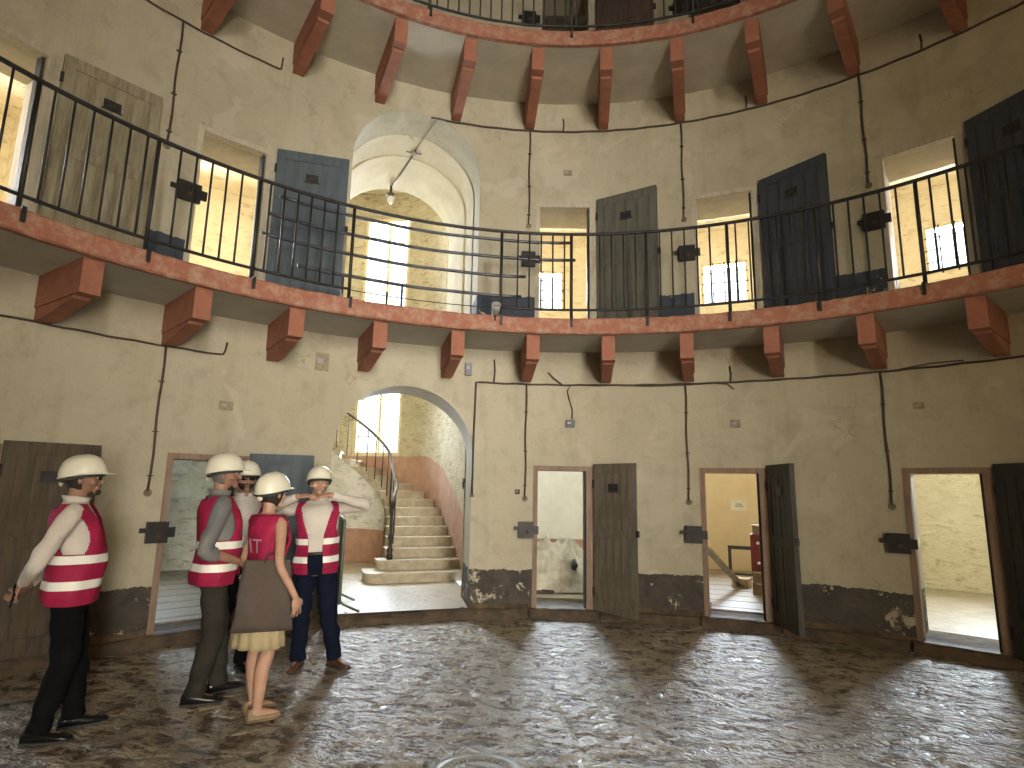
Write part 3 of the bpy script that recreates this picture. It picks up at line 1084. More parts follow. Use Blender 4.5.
mb = MB()
mb.box(S(-0.03, 7.24, 3.49), (2.3, 1.6, 0.185), -ARCH)
tag(mb.build('floor_landing', 'cellfloor'), 'stone landing behind the upper arch', 'floor', kind='structure')
# barrel vault behind the upper arch
mb = MB()
hwv = 0.968
prof = [(-1, 3.585, 0)] + [(-math.cos(PI * k / 28), 5.839, math.sin(PI * k / 28)) for k in range(29)] + [(1, 3.585, 0)]


def vring(r, w, h):
    return [S(t * w, r, z + u * h) for t, z, u in prof]


mb.grid([vring(6.36, hwv - .01, 0.871), vring(6.95, hwv + 0.02, 0.871)], 0, False)
mb.grid([vring(6.95, hwv + 0.02, 0.871), vring(6.95, hwv, 0.855)], 0, False)
mb.grid([vring(6.95, hwv, 0.855), vring(8.05, hwv, 0.855)], 0, False)
mb.grid([vring(8.05, hwv, 0.855), [S(t * hwv, 8.05, 8.3 if z > 4 else z) for t, z, u in prof]], 0, False)
tag(mb.build('wall_vault', 'vault'), 'cream plaster barrel vault behind the upper arch', 'vault', kind='structure')

# steps
RISE, GOING = 0.1525, 0.305
IN_R, OUT_R = 0.95, 1.95
stairs = empty('staircase', S(0.8, 7.85, SILL))
tag(stairs, 'pale stone spiral staircase climbing behind the ground floor arch', 'staircase')


def stair_part(mb, name, m):
    o = mb.build(name, m, stairs)
    o.location = -stairs.location
    return o


nose = []
r_start = 7.77
for k in range(6):
    z0, z1 = SILL - 0.0, SILL + RISE * (k + 1)
    lt = (-0.16, 0.05, 0.22, 0.28, 0.32, 0.34)[k]
    ra, rb = r_start + GOING * k, r_start + GOING * (k + 1) + (0.06 if k < 5 else 0.0)
    mb = MB()
    if k == 0:
        poly = [(1.36, ra - 0.02), (0.25, ra - 0.02)] + [(0.06 - 0.22 * math.sin(j * PI / 10), ra + 0.16 - 0.18 * math.cos(j * PI / 10)) for j in range(6)] + [(lt, rb + 0.2), (1.36, rb + 0.2)]
    elif k == 1:
        poly = [(1.36, ra), (0.3, ra)] + [(0.22 - 0.17 * math.sin(j * PI / 10), ra + 0.14 - 0.14 * math.cos(j * PI / 10)) for j in range(6)] + [(lt, rb), (1.36, rb)]
    else:
        poly = [(1.36, ra), (lt, ra), (lt, rb), (1.36, rb)]
    cx = sum(p[0] for p in poly) / len(poly)
    cy = sum(p[1] for p in poly) / len(poly)
    mb.prism([S(t, r, z0) for t, r in poly], (0, 0, z1 - z0 - 0.035))
    top = [(cx + (t - cx) * 1.0 - (0.025 if t < cx and k < 7 else 0), r - (0.028 if r < ra + 0.2 else 0)) for t, r in poly]
    mb.prism([S(t, r, z1 - 0.035) for t, r in top], (0, 0, 0.035))
    stair_part(mb, 'step', 'stair')
    nose.append((lt, ra, z1))
th = 0.0
dth = math.radians(12.0)
for k in range(6, 16):
    z1 = SILL + RISE * (k + 1)
    z0 = max(SILL, z1 - 0.9) if k > 14 else SILL
    a, b = th, th + dth + 0.02
    mb = MB()

    def ang(rad, an, z):
        return S(DRUM_T + rad * math.cos(an), DRUM_R + rad * math.sin(an), z)
    poly = [ang(IN_R, a, z0), ang(OUT_R, a, z0), ang(OUT_R, (a + b) / 2, z0), ang(OUT_R, b, z0), ang(IN_R, b, z0)]
    mb.prism(poly, (0, 0, z1 - z0 - 0.035))
    a2 = a - 0.02
    poly = [ang(IN_R - 0.02, a2, z1 - 0.035), ang(OUT_R, a2, z1 - 0.035), ang(OUT_R, (a + b) / 2, z1 - 0.035), ang(OUT_R, b, z1 - 0.035), ang(IN_R - 0.02, b, z1 - 0.035)]
    mb.prism(poly, (0, 0, 0.035))
    stair_part(mb, 'step', 'stair')
    th += dth
# inner string wall under the winding steps, plaster over a pink band
mb = MB()
nseg = 32
for j in range(nseg):
    a, b = dth * 10 * j / nseg, dth * 10 * (j + 1) / nseg
    za = SILL + RISE * (6 + 10 * j / nseg) + 0.02
    zb_ = SILL + RISE * (6 + 10 * (j + 1) / nseg) + 0.02

    def ip(an, z):
        return S(DRUM_T + (IN_R - 0.035) * math.cos(an), DRUM_R + (IN_R - 0.035) * math.sin(an), z)
    mb.face([ip(a, SILL), ip(b, SILL), ip(b, 0.76), ip(a, 0.76)], 1)
    mb.face([ip(a, 0.76), ip(b, 0.76), ip(b, zb_), ip(a, za)], 0)
tag(mb.build('wall_string', ['cellgrey', 'pink']), 'curved string wall under the winding steps with pink foot', 'wall', kind='structure')
# pink band that follows the steps on the outer wall
mb = MB()
pts = [(S(1.363, r, 0), SILL + RISE * max(0, (r - r_start) / GOING) + 0.95) for r in np.linspace(7.72, 9.6, 10)]
nd = 30
for j in range(nd + 1):
    an = PI * j / nd
    pts.append((drum_pt(an, 0, -0.006), SILL + RISE * (5.9 + an / dth) + 0.90 + 0.02 * math.sin(j * 2.1)))
for (p, z), (q, y) in zip(pts[:-1], pts[1:]):
    pa, pb = p.copy(), q.copy()
    pa.z = pb.z = SILL
    ta, tb = p.copy(), q.copy()
    ta.z, tb.z = min(z, 2.2), min(y, 2.2)
    # stop the band below the window
    mx = math.atan2(1, 1)
    mid = (p + q) / 2
    mb.face([pa, pb, tb, ta])
dado_pts = mb
dd = tag(mb.build('trim_stair_dado', 'pink'), 'faded pink dado following the spiral stair up the wall', 'dado', kind='structure')

# stair balustrade
def rail_pt(s, h):
    """s = step position along the inner edge"""
    if s < 6:
        t = 0.12 + min(1, s / 3) * 0.26
        r = r_start + GOING * s
        return S(t, r, SILL + RISE * (s + 1) + h)
    an = (s - 6) * dth
    return S(DRUM_T + (IN_R + 0.06) * math.cos(an), DRUM_R + (IN_R + 0.06) * math.sin(an), SILL + RISE * (s + 1) + h)


mb = MB()
mb.lathe([(0.05, 0), (0.055, 0.06), (0.035, 0.09), (0.05, 0.15), (0.03, 0.20), (0.026, 0.30), (0.042, 0.33), (0.042, 0.37), (0.026, 0.40), (0.024, 0.78), (0.04, 0.81), (0.045, 0.85), (0.03, 0.90), (0.0, 0.92)], S(0.24, r_start + GOING * 1 + 0.12, SILL + RISE * 2), 12)
stair_part(mb, 'newel_post', 'iron')
mb = MB()
hp = [S(0.24, r_start + GOING + 0.12, SILL + RISE * 2 + 0.84)] + [rail_pt(s * 0.5, 0.84) for s in range(3, 32)]
mb.tube(hp, 0.028, 8)
stair_part(mb, 'handrail', 'leaf_c')
for s in range(2, 16):
    mb = MB()
    mb.tube([rail_pt(s + .4, 0.0), rail_pt(s + .4, 0.84)], 0.010, 6)
    stair_part(mb, 'baluster', 'iron')


def stair_window(z0, z1, lab):
    global wn
    root = empty('window_%d' % wn, drum_pt((win_th0 + win_th1) / 2, z0, 0.1))
    wn += 1
    tag(root, lab, 'window', kind='structure')
    a, b = win_th0, win_th1

    def part(mb, name, m):
        o = mb.build(name, m, root)
        o.location = -root.location
    for th in (a + 0.015, b - 0.015):
        mb = MB()
        mb.bar(drum_pt(th, z0, 0.08), drum_pt(th, z1, 0.08), 0.10, 0.10)
        part(mb, 'jamb', 'winframe')
    for z in (z0 + 0.03, z1 - 0.03):
        mb = MB()
        mb.bar(drum_pt(a, z, 0.08), drum_pt(b, z, 0.08), 0.09, 0.08)
        part(mb, 'rail', 'winframe')
    mb = MB()
    m = (a + b) / 2
    mb.bar(drum_pt(m, z0, 0.10), drum_pt(m, z1, 0.10), 0.06, 0.07)
    part(mb, 'mullion', 'winframe')
    n = 4
    for k in range(1, n):
        z = z0 + (z1 - z0) * k / n
        mb = MB()
        mb.bar(drum_pt(a, z, 0.115), drum_pt(b, z, 0.115), 0.02, 0.03)
        part(mb, 'glazing_bar', 'winframe')
    for x0, x1 in ((a, m), (m, b)):
        mb = MB()
        mb.face([drum_pt(x0, z0, 0.12), drum_pt(x1, z0, 0.12), drum_pt(x1, z1, 0.12), drum_pt(x0, z1, 0.12)])
        part(mb, 'pane', 'glass')


stair_window(2.22, 3.85, 'blinding bright window over the lower stair flight')
stair_window(5.35, 7.65, 'tall bright casement window seen through the upper arch')

# ------------------------------------------------------------------ conduits, switches and lock boxes
def arcp(a, b, z, r=R - 0.018, m=None):
    m = m or max(3, int(abs(b - a) / 0.02))
    return [P(a + (b - a) * k / m, r, z + 0.004 * math.sin(k * 1.7)) for k in range(m + 1)]


def pipe(name, pts, rad, m, lab, cat='conduit', group=None):
    mb = MB()
    mb.tube(pts, rad, 6)
    return tag(mb.build(name, m), lab, cat, group)


rw = R - 0.018
pipe('conduit', arcp(-1.60, -0.992, 2.975) + [P(-0.985, rw, 2.985), P(-0.982, rw, 3.03), P(-0.980, rw, 3.12)], 0.011, 'conduit', 'thin rusty conduit under the gallery above the men, ending in an upturned hook')
pipe('conduit', [P(-0.457, rw, 1.50), P(-0.457, rw, 2.2), P(-0.455, rw, 2.955)] + arcp(-0.45, 0.95, 2.955), 0.013, 'conduit', 'long dark conduit under the gallery turning down beside the stair arch')
pipe('conduit', arcp(-1.45, -0.935, 6.655) + [P(-0.93, rw, 6.66), P(-0.928, rw, 6.82)], 0.011, 'conduit', 'thin conduit below the upper gallery above the beige door, ending upright')
pipe('conduit', arcp(-0.585, 0.95, 6.655), 0.014, 'conduit', 'long dark conduit running round below the upper gallery from the vault')

stubs = [(-0.414, 2.955, 3.27, 'beside the small grey box'), (0.118, 2.955, 3.16, 'between two corbels above the dark grey door'), (-0.255, 6.655, 6.86, 'above the olive grey gallery door'), (0.18, 6.655, 6.86, 'above the dark slate gallery door'), (0.52, 6.655, 6.86, 'near the darkest part of the upper wall')]
for ph, a, b, lab in stubs:
    pipe('pipe_stub', [P(ph, rw, a), P(ph + 0.002, rw, (a + b) / 2), P(ph, rw, b)], 0.011, 'conduit', 'short upright pipe stub ' + lab, 'pipe')
pipe('pipe_stub', [P(-0.255, rw, 2.955), P(-0.275, rw, 3.04), P(-0.288, rw, 3.12)], 0.012, 'conduit', 'slanting pipe stub above the navy wall box', 'pipe')


def drop(phi, z0, z1, lab, m='conduit'):
    root = empty('switch_drop', P(phi, R, z1))
    tag(root, lab, 'conduit')
    mb = MB()
    pts = [P(phi + 0.0012 * math.sin(k * 1.3), rw, z0 + (z1 - z0) * k / 8) for k in range(9)]
    mb.tube(pts, 0.0125, 6)
    o = mb.build('pipe', m, root)
    o.location = -root.location
    mb = MB()
    ax = Matrix((Vector((math.cos(phi), -math.sin(phi), 0)), Vector((0, 0, 1)), Vector((-math.sin(phi), -math.cos(phi), 0)))).transposed()
    mb.lathe([(0.038, 0), (0.038, 0.012), (0.030, 0.02), (0.026, 0.014), (0.014, 0.013), (0.012, 0.026), (0.0, 0.028)], (0, 0, 0), 14, axis=ax)
    mb.build('push_button', 'brass', root, (P(phi, R - 0.006, z1 - 0.02) - root.location))
    for f in (0.25, 0.6, 0.9):
        mb = MB()
        mb.box((0, 0, 0), (0.05, 0.03, 0.012), -phi)
        mb.build('clip', m, root, P(phi, R - 0.012, z0 + (z1 - z0) * f) - root.location)


drop(-1.083, 2.97, 1.50, 'vertical switch conduit beside the man in dark glasses')
drop(-0.338, 2.95, 1.48, 'vertical switch conduit next to the weathered grey door')
drop(0.0225, 2.95, 1.48, 'vertical switch conduit next to the storage cell')
drop(0.3985, 2.95, 1.49, 'vertical switch conduit next to the empty yellow cell')
drop(-1.122, 6.65, 5.16, 'vertical switch conduit beside the beige gallery door')
drop(-0.338, 6.65, 5.22, 'vertical switch conduit next to the vaulted arch')
drop(0.032, 6.65, 5.24, 'vertical switch conduit above the storage cell on the gallery')
drop(0.408, 6.65, 5.22, 'vertical switch conduit at the dark end of the gallery')
tag(pipe('push_switch', [P(-0.457, R - 0.03, 1.50), P(-0.457, R - 0.03, 1.47)], 0.03, 'brass', 'small round switch at the foot of the pipe beside the arch', 'switch'), None)


def lock_box(phi, z, w, lab, s=1.0):
    root = empty('lock_box', P(phi, R, z - 0.1))
    tag(root, lab, 'lock')
    rm = Matrix.Rotation(-phi, 3, 'Z')

    def L(x, y, zz):
        return rm @ Vector((x, -y - 0.012, zz + 0.1))
    mb = MB()
    mb.box(L(0, 0.03, 0), (w, 0.06, 0.205), -phi)
    mb.build('case', 'iron', root)
    mb = MB()
    mb.box(L(-w / 2 - 0.03, 0.03, 0.02), (0.06, 0.03, 0.045), -phi)
    mb.build('bolt', 'iron', root)
    mb = MB()
    mb.box(L(w / 2 + 0.03, 0.035, 0.0), (0.065, 0.04, 0.10), -phi)
    mb.build('staple', 'iron', root)
    mb = MB()
    mb.lathe([(0.028, 0), (0.028, 0.008), (0.012, 0.010), (0.012, 0.004), (0, 0.004)], L(0.01, 0.058, -0.03), 12,
             axis=Matrix((Vector((math.cos(phi), -math.sin(phi), 0)), Vector((0, 0, 1)), Vector((-math.sin(phi), -math.cos(phi), 0)))).transposed())
    mb.build('keyhole', 'conduit', root)
    for dx in (-1, 1):
        for dz in (-1, 1):
            mb = MB()
            mb.ellipsoid(L(dx * (w / 2 - 0.02), 0.062, dz * 0.08), (0.008, 0.008, 0.008), seg=8, rings=4)
            mb.build('rivet', 'iron', root)


lock_box(-1.063, 1.095, 0.19, 'black iron lock box beside the man in the grey shirt')
lock_box(-0.335, 1.07, 0.19, 'black iron lock box next to the weathered grey door')
lock_box(0.030, 1.07, 0.20, 'black iron lock box beside the storage cell doorway')
lock_box(0.404, 1.09, 0.21, 'black iron lock box beside the empty yellow cell')
lock_box(-1.078, 4.70, 0.24, 'black iron lock box behind the railing next to the beige gallery door')
lock_box(-0.338, 4.70, 0.19, 'black iron lock box behind the railing by the vaulted arch')
lock_box(0.036, 4.72, 0.21, 'dark lock box behind the railing beside the olive grey gallery door')
lock_box(0.412, 4.73, 0.22, 'dark lock box behind the railing near the darkest gallery door')
lock_box(-0.345, 8.47, 0.20, 'black lock box on the topmost floor at the middle')
lock_box(0.045, 8.47, 0.24, 'black lock box on the topmost floor above the storage cell')

# small wall fittings
def plate(phi, z, w, h, m, lab, name='wall_plate', cat='plate', depth=0.015, tilt=0.0):
    root = empty(name, P(phi, R, z - h / 2))
    tag(root, lab, cat)
    rm = Matrix.Rotation(-phi, 3, 'Z')
    mb = MB()
    mb.box(rm @ Vector((0, -depth / 2, h / 2)), (w, depth, h), -phi)
    mb.build('back_plate', m, root)
    mb = MB()
    mb.box(rm @ Vector((-w * 0.15, -depth - 0.004, h * 0.55)), (w * 0.4, 0.014, h * 0.25), -phi)
    mb.build('knob', 'castiron', root)
    return root


plate(0.124, 2.43, 0.12, 0.10, 'conduit_pale', 'small rusted square plate high between the storage cell and the grey door')
plate(-0.97, 2.42, 0.14, 0.10, 'conduit_pale', 'small rusted plate high above the group in vests')
plate(-0.243, 6.02, 0.12, 0.08, 'conduit_pale', 'small rusted plate high above the olive grey gallery door')
plate(0.455, 2.55, 0.10, 0.07, 'conduit_pale', 'small rusted plate high above the empty yellow cell')
pl_ = plate(-0.236, 2.44, 0.11, 0.09, 'blue', 'navy plastic wall box hanging on a cable above the open weathered door', 'wall_box', 'box', 0.06)
pipe('cable', [P(-0.232, rw, 2.49), P(-0.231, rw - 0.01, 2.62), P(-0.238, rw - 0.01, 2.75), P(-0.243, rw - 0.01, 2.87), P(-0.236, rw - 0.01, 2.945), P(-0.18, rw - 0.012, 2.965), P(-0.06, rw - 0.012, 2.935), P(0.03, rw - 0.012, 2.94), P(0.075, rw - 0.012, 2.955), P(0.112, rw - 0.02, 2.93), P(0.125, rw - 0.02, 2.86)], 0.007, 'conduit', 'loose black cable drooping from the conduit to the navy box', 'cable')
pipe('cable', [P(0.43, rw - 0.01, 2.96), P(0.48, rw - 0.02, 2.99), P(0.53, rw - 0.02, 2.985), P(0.525, rw - 0.02, 2.955)], 0.007, 'conduit', 'short looped cable on the conduit near the empty yellow cell', 'cable')
plate(-0.474, 3.12, 0.085, 0.16, 'greybox', 'small grey junction box beside a red corbel over the stair arch', 'junction_box', 'box', 0.07)
plate(-0.795, 3.05, 0.16, 0.22, 'conduit_pale', 'flaking round fixing mark beside the corbel over the stair arch', 'wall_patch', 'plate', 0.012)
plate(-0.355, 1.545, 0.06, 0.06, 'sillstone', 'small brown switch block beside the weathered door pipe', 'switch_block', 'switch', 0.03)
# spotlight clipped to the gallery edge
root = empty('spotlight', P(-0.437, 4.80, 3.585))
tag(root, 'small silver spotlight clipped to the gallery edge beside the gap', 'spotlight')
mb = MB()
mb.lathe([(0.02, -0.09), (0.045, -0.08), (0.05, 0.04), (0.055, 0.09), (0.045, 0.085), (0.0, 0.07)], (0, 0, 0), 14, axis=Euler((0.9, 0.5, 0)).to_matrix())
mb.build('housing', 'castiron', root, P(-0.437, 4.72, 3.64) - root.location)
mb = MB()
mb.bar((0, 0, -0.06), (0, 0, 0.06), 0.02, 0.03)
mb.build('clamp', 'iron', root, P(-0.437, 4.75, 3.58) - root.location)
# lamp and cable under the vault
root = empty('vault_lamp', S(-0.10, 7.95, 6.45))
tag(root, 'small white bulb lamp hanging from the vault of the upper arch', 'lamp')
mb = MB()
mb.ellipsoid((0, 0, 0.0), (0.06, 0.06, 0.075), seg=12, rings=8)
mb.build('bulb', 'lampglass', root)
mb = MB()
mb.lathe([(0.09, 0.06), (0.07, 0.10), (0.025, 0.13), (0.02, 0.25), (0, 0.25)], (0, 0, 0), 12)
mb.build('socket', 'conduit', root)
pipe('cable', [S(0.22, 5.76, 6.65), S(0.17, 6.1, 6.66), S(0.10, 6.6, 6.685), S(0.08, 6.75, 6.685)], 0.009, 'conduit_pale', 'pale cable crossing the front of the vault', 'cable')
pipe('cable', [S(0.08, 6.75, 6.68), S(0.05, 7.0, 6.675), S(-0.02, 7.5, 6.68), S(-0.10, 7.93, 6.675)], 0.013, 'conduit', 'dark cable from the vault junction to the bulb lamp', 'cable')
root = empty('ceiling_junction', S(0.08, 6.75, 6.66))
tag(root, 'round cable junction with stubby arms under the vault', 'junction')
mb = MB()
mb.lathe([(0.045, 0.0), (0.05, 0.03), (0.03, 0.05), (0, 0.05)], (0, 0, 0), 12)
mb.build('body', 'conduit_pale', root)
for a in (0.4, 2.2, 3.9, 5.4):
    mb = MB()
    mb.tube([(0, 0, 0.02), (0.12 * math.cos(a), 0.12 * math.sin(a), 0.01)], 0.010, 6)
    mb.build('arm', 'conduit', root)
# iron ring on the arch jamb
mb = MB()
mb.tube([S(0.858, 6.05 + 0.03 * math.cos(a), 1.62 + 0.05 * math.sin(a)) for a in [k * PI / 8 for k in range(17)]], 0.009, 6, False)
mb.box(S(0.865, 6.05, 1.68), (0.03, 0.03, 0.05), -ARCH)
tag(mb.build('jamb_ring', 'iron'), 'small iron ring fixed to the pale jamb of the stair arch', 'ring')

# ------------------------------------------------------------------ things in the cells
def heap():
    n, m = 60, 46
    c = LOW_C[4] - 0.005
    rows = []
    xs = np.linspace(-0.75, 0.62, n)
    ys = np.linspace(-0.65, 0.65, m)
    X, Y = np.meshgrid(xs, ys)
    env = np.clip(1 - (np.abs(X + 0.05) / 0.68) ** 2.6, 0, 1) * np.clip(1 - (np.abs(Y) / 0.62) ** 2.2, 0, 1)
    ridge = np.abs(vnoise(X * 2.2 + 5, Y * 2.2 + 2, 11) - .5) * 2
    f2 = np.abs(vnoise(X * 5.5 + 1, Y * 5.5 + 8, 12) - .5) * 2
    f3 = vnoise(X * 14, Y * 14, 13)
    h = env ** 0.55 * (0.74 - 0.34 * ridge - 0.30 * f2 + 0.07 * f3)
    h = np.maximum(h, 0.0) + 0.012 * (vnoise(X * 9, Y * 9, 14))
    mb = MB()
    for j in range(m):
        rows.append([(X[j, i], Y[j, i], h[j, i] + 0.008) for i in range(n)])
    mb.grid(rows, 0, True)
    o = mb.build('plastic_sheet', 'tarp', None, P(c, 7.45, SILL))
    o.rotation_euler = (0, 0, -c)
    sm = o.modifiers.new('thick', 'SOLIDIFY')
    sm.thickness = 0.004
    tag(o, 'crumpled dusty plastic sheet heaped over rubble in the white cell', 'sheet')


heap()
c4 = LOW_C[4]
mb = MB()
mb.tube([P(c4 - 0.035 + 0.022 * math.cos(a) * (1 + 0.1 * k / 30), 6.75 + 0.09 * math.sin(a), SILL + 0.012 + 0.0006 * k) for k, a in enumerate([j * 2 * PI / 20 for j in range(46)])], 0.010, 6)
tag(mb.build('hose_coil', 'conduit'), 'coiled dark hose on the floor before the plastic sheet', 'hose')
mb = MB()
mb.bar(P(c4 + 0.018, 7.30, SILL + 0.72), P(c4 + 0.052, 7.05, SILL + 0.02), 0.045, 0.02)
tag(mb.build('lath', 'frame_up'), 'thin pale lath leaning on the plastic heap', 'lath')
mb = MB()
mb.tube([P(c4 + 0.033, 6.98, SILL + 0.30), P(c4 + 0.036, 6.93, SILL + 0.38), P(c4 + 0.033, 6.98, SILL + 0.45)], [0.03, 0.042, 0.025], 10)
tag(mb.build('dark_pot', 'iron'), 'dark round pot lodged in the plastic heap', 'pot')

c5 = LOW_C[5]
o = empty('notice', P(0.109, RC - 0.012, 1.22))
tag(o, 'white paper notice with two printed lines on the ochre cell wall', 'notice')
mb = MB()
mb.box((0, 0, 0.125), (0.28, 0.004, 0.20), -0.109)
mb.build('sheet', 'paper', o)
for z, w in ((0.145, 0.11), (0.105, 0.14)):
    mb = MB()
    for j in range(7):
        mb.box(Matrix.Rotation(-0.109, 3, 'Z') @ Vector((-w / 2 + w * (j + .5) / 7, -0.004, z)), (w / 7 * 0.75, 0.003, 0.022), -0.109)
    mb.build('printed_line', 'ink', o)
o = empty('metal_frame', P(0.110, 9.6, SILL))
tag(o, 'dark open metal frame standing against the ochre cell wall', 'frame')
rm = Matrix.Rotation(-0.11, 3, 'Z')
for s in (-1, 1):
    mb = MB()
    mb.box(rm @ Vector((s * 0.19, 0, 0.26)), (0.055, 0.05, 0.52), -0.11)
    mb.build('leg', 'darkframe', o)
mb = MB()
mb.box(rm @ Vector((0, 0, 0.49)), (0.44, 0.05, 0.06), -0.11)
mb.build('top_bar', 'darkframe', o)
mb = MB()
mb.box(rm @ Vector((0, 0, 0.03)), (0.44, 0.05, 0.04), -0.11)
mb.build('bottom_bar', 'darkframe', o)
o = empty('carton', P(0.112, 8.15, SILL))
tag(o, 'pale flat carton on the boards at the end of the leaning plank', 'box')
mb = MB()
mb.box((0, 0, 0.075), (0.24, 0.26, 0.14), -0.3)
mb.build('body', 'carton', o)
mb = MB()
mb.box((0, 0, 0.152), (0.25, 0.27, 0.016), -0.26)
mb.build('lid', 'carton', o)
zz = SILL + 0.02
for nm, sz, mt, lab in (('storage_box', (0.34, 0.34, 0.17), 'brownbox', 'brown carton, lowest of the stack in the storage cell'),
                        ('storage_box', (0.30, 0.30, 0.15), 'brownbox', 'brown carton under the dark red case in the storage cell'),
                        ('storage_case', (0.32, 0.28, 0.52), 'redbox', 'dark red case standing on the stacked cartons'),
                        ('storage_box', (0.28, 0.28, 0.13), 'brownbox', 'small carton on top of the dark red case')):
    o = empty(nm, P(0.156, 7.62, zz))
    tag(o, lab, 'box')
    mb = MB()
    mb.box((0, 0, sz[2] / 2), sz, -0.18 + random.uniform(-.1, .1))
    mb.build('body', mt, o)
    mb = MB()
    mb.box((0, 0, sz[2] - 0.01), (sz[0] + 0.012, sz[1] + 0.012, 0.018), -0.18)
    mb.build('lid', 'carton' if mt != 'redbox' else mt, o)
    if mt == 'redbox':
        for z in (0.12, 0.40):
            mb = MB()
            mb.ellipsoid((-0.09, -0.145, z), (0.022, 0.012, 0.022), seg=10, rings=6)
            mb.build('stud', 'paper', o)
    zz += sz[2] + 0.004
mb = MB()
mb.bar(P(0.052, 6.85, SILL + 0.70), P(0.112, 8.05, SILL + 0.05), 0.10, 0.035)
tag(mb.build('leaning_plank', 'plank'), 'grey plank leaning diagonally across the storage cell doorway', 'plank')

# green metal barrier inside the arch
b0 = empty('barrier', S(-0.67, 6.05, SILL))
tag(b0, 'grey green metal crowd barrier standing in the stair arch', 'barrier')
bd = Vector((math.sin(-0.60), math.cos(-0.60), 0))
bs = Vector((bd.y, -bd.x, 0))


def B(x, z, s=0.0):
    return bd * x + bs * s + Vector((0, 0, z))


mb = MB()
mb.tube([B(-0.45, 0.14), B(-0.45, 1.02), B(-0.42, 1.06), B(0.52, 1.06), B(0.55, 1.02), B(0.55, 0.14), B(-0.45, 0.14)], 0.019, 8)
mb.build('frame', 'barrier', b0)
for k in range(8):
    mb = MB()
    x = -0.35 + k * 0.115
    mb.tube([B(x, 0.14), B(x, 1.06)], 0.008, 6)
    mb.build('upright', 'barrier', b0)
mb = MB()
mb.box(B(0.05, 0.62), (0.004, 0.96, 0.82), 0.60)
mb.build('panel', 'barrier', b0)
for x in (-0.30, 0.42):
    mb = MB()
    mb.tube([B(x, 0.16), B(x, 0.10, 0.05), B(x, 0.012, 0.24)], 0.016, 6)
    mb.tube([B(x, 0.16), B(x, 0.10, -0.05), B(x, 0.012, -0.24)], 0.016, 6)
    mb.build('foot', 'barrier', b0)

# drain grate in the floor
g = empty('drain_grate', (-1.13, 1.40, 0))
tag(g, 'round cast iron drain grate set in the stone floor', 'grate')
mb = MB()
mb.lathe([(0.205, -0.02), (0.205, 0.006), (0.255, 0.006), (0.262, -0.02)], (0, 0, 0), 48)
mb.build('rim', 'castiron', g)
mb = MB()
mb.lathe([(0.0, 0.002), (0.165, 0.002), (0.165, -0.02)], (0, 0, 0), 40)
mb.build('lid', 'castiron', g)
for k in range(44):
    mb = MB()
    a = 2 * PI * k / 44
    mb.box((0.186 * math.cos(a), 0.186 * math.sin(a), -0.003), (0.045, 0.011, 0.014), a)
    mb.build('tooth', 'castiron', g)
for k in range(5):
    mb = MB()
    y = -0.10 + k * 0.05
    w = 2 * math.sqrt(0.15 ** 2 - y * y)
    mb.box((0, y, 0.004), (w, 0.016, 0.008))
    mb.build('rib', 'castiron', g)


# ------------------------------------------------------------------ people
def catmull(pts, vals, n):
    """resample a polyline of (Vector) with values, smooth"""
    P_ = [Vector(p) for p in pts]
    out, ov = [], []
    m = len(P_) - 1
    for i in range(m):
        p0, p1, p2, p3 = P_[max(i - 1, 0)], P_[i], P_[i + 1], P_[min(i + 2, m)]
        v0, v1 = vals[i], vals[i + 1]
        for k in range(n):
            t = k / n
            q = 0.5 * ((2 * p1) + (p2 - p0) * t + (2 * p0 - 5 * p1 + 4 * p2 - p3) * t * t + (3 * p1 - p0 - 3 * p2 + p3) * t ** 3)
            out.append(q)
            ov.append(v0 + (v1 - v0) * t)
    out.append(P_[-1])
    ov.append(vals[-1])
    return out, ov


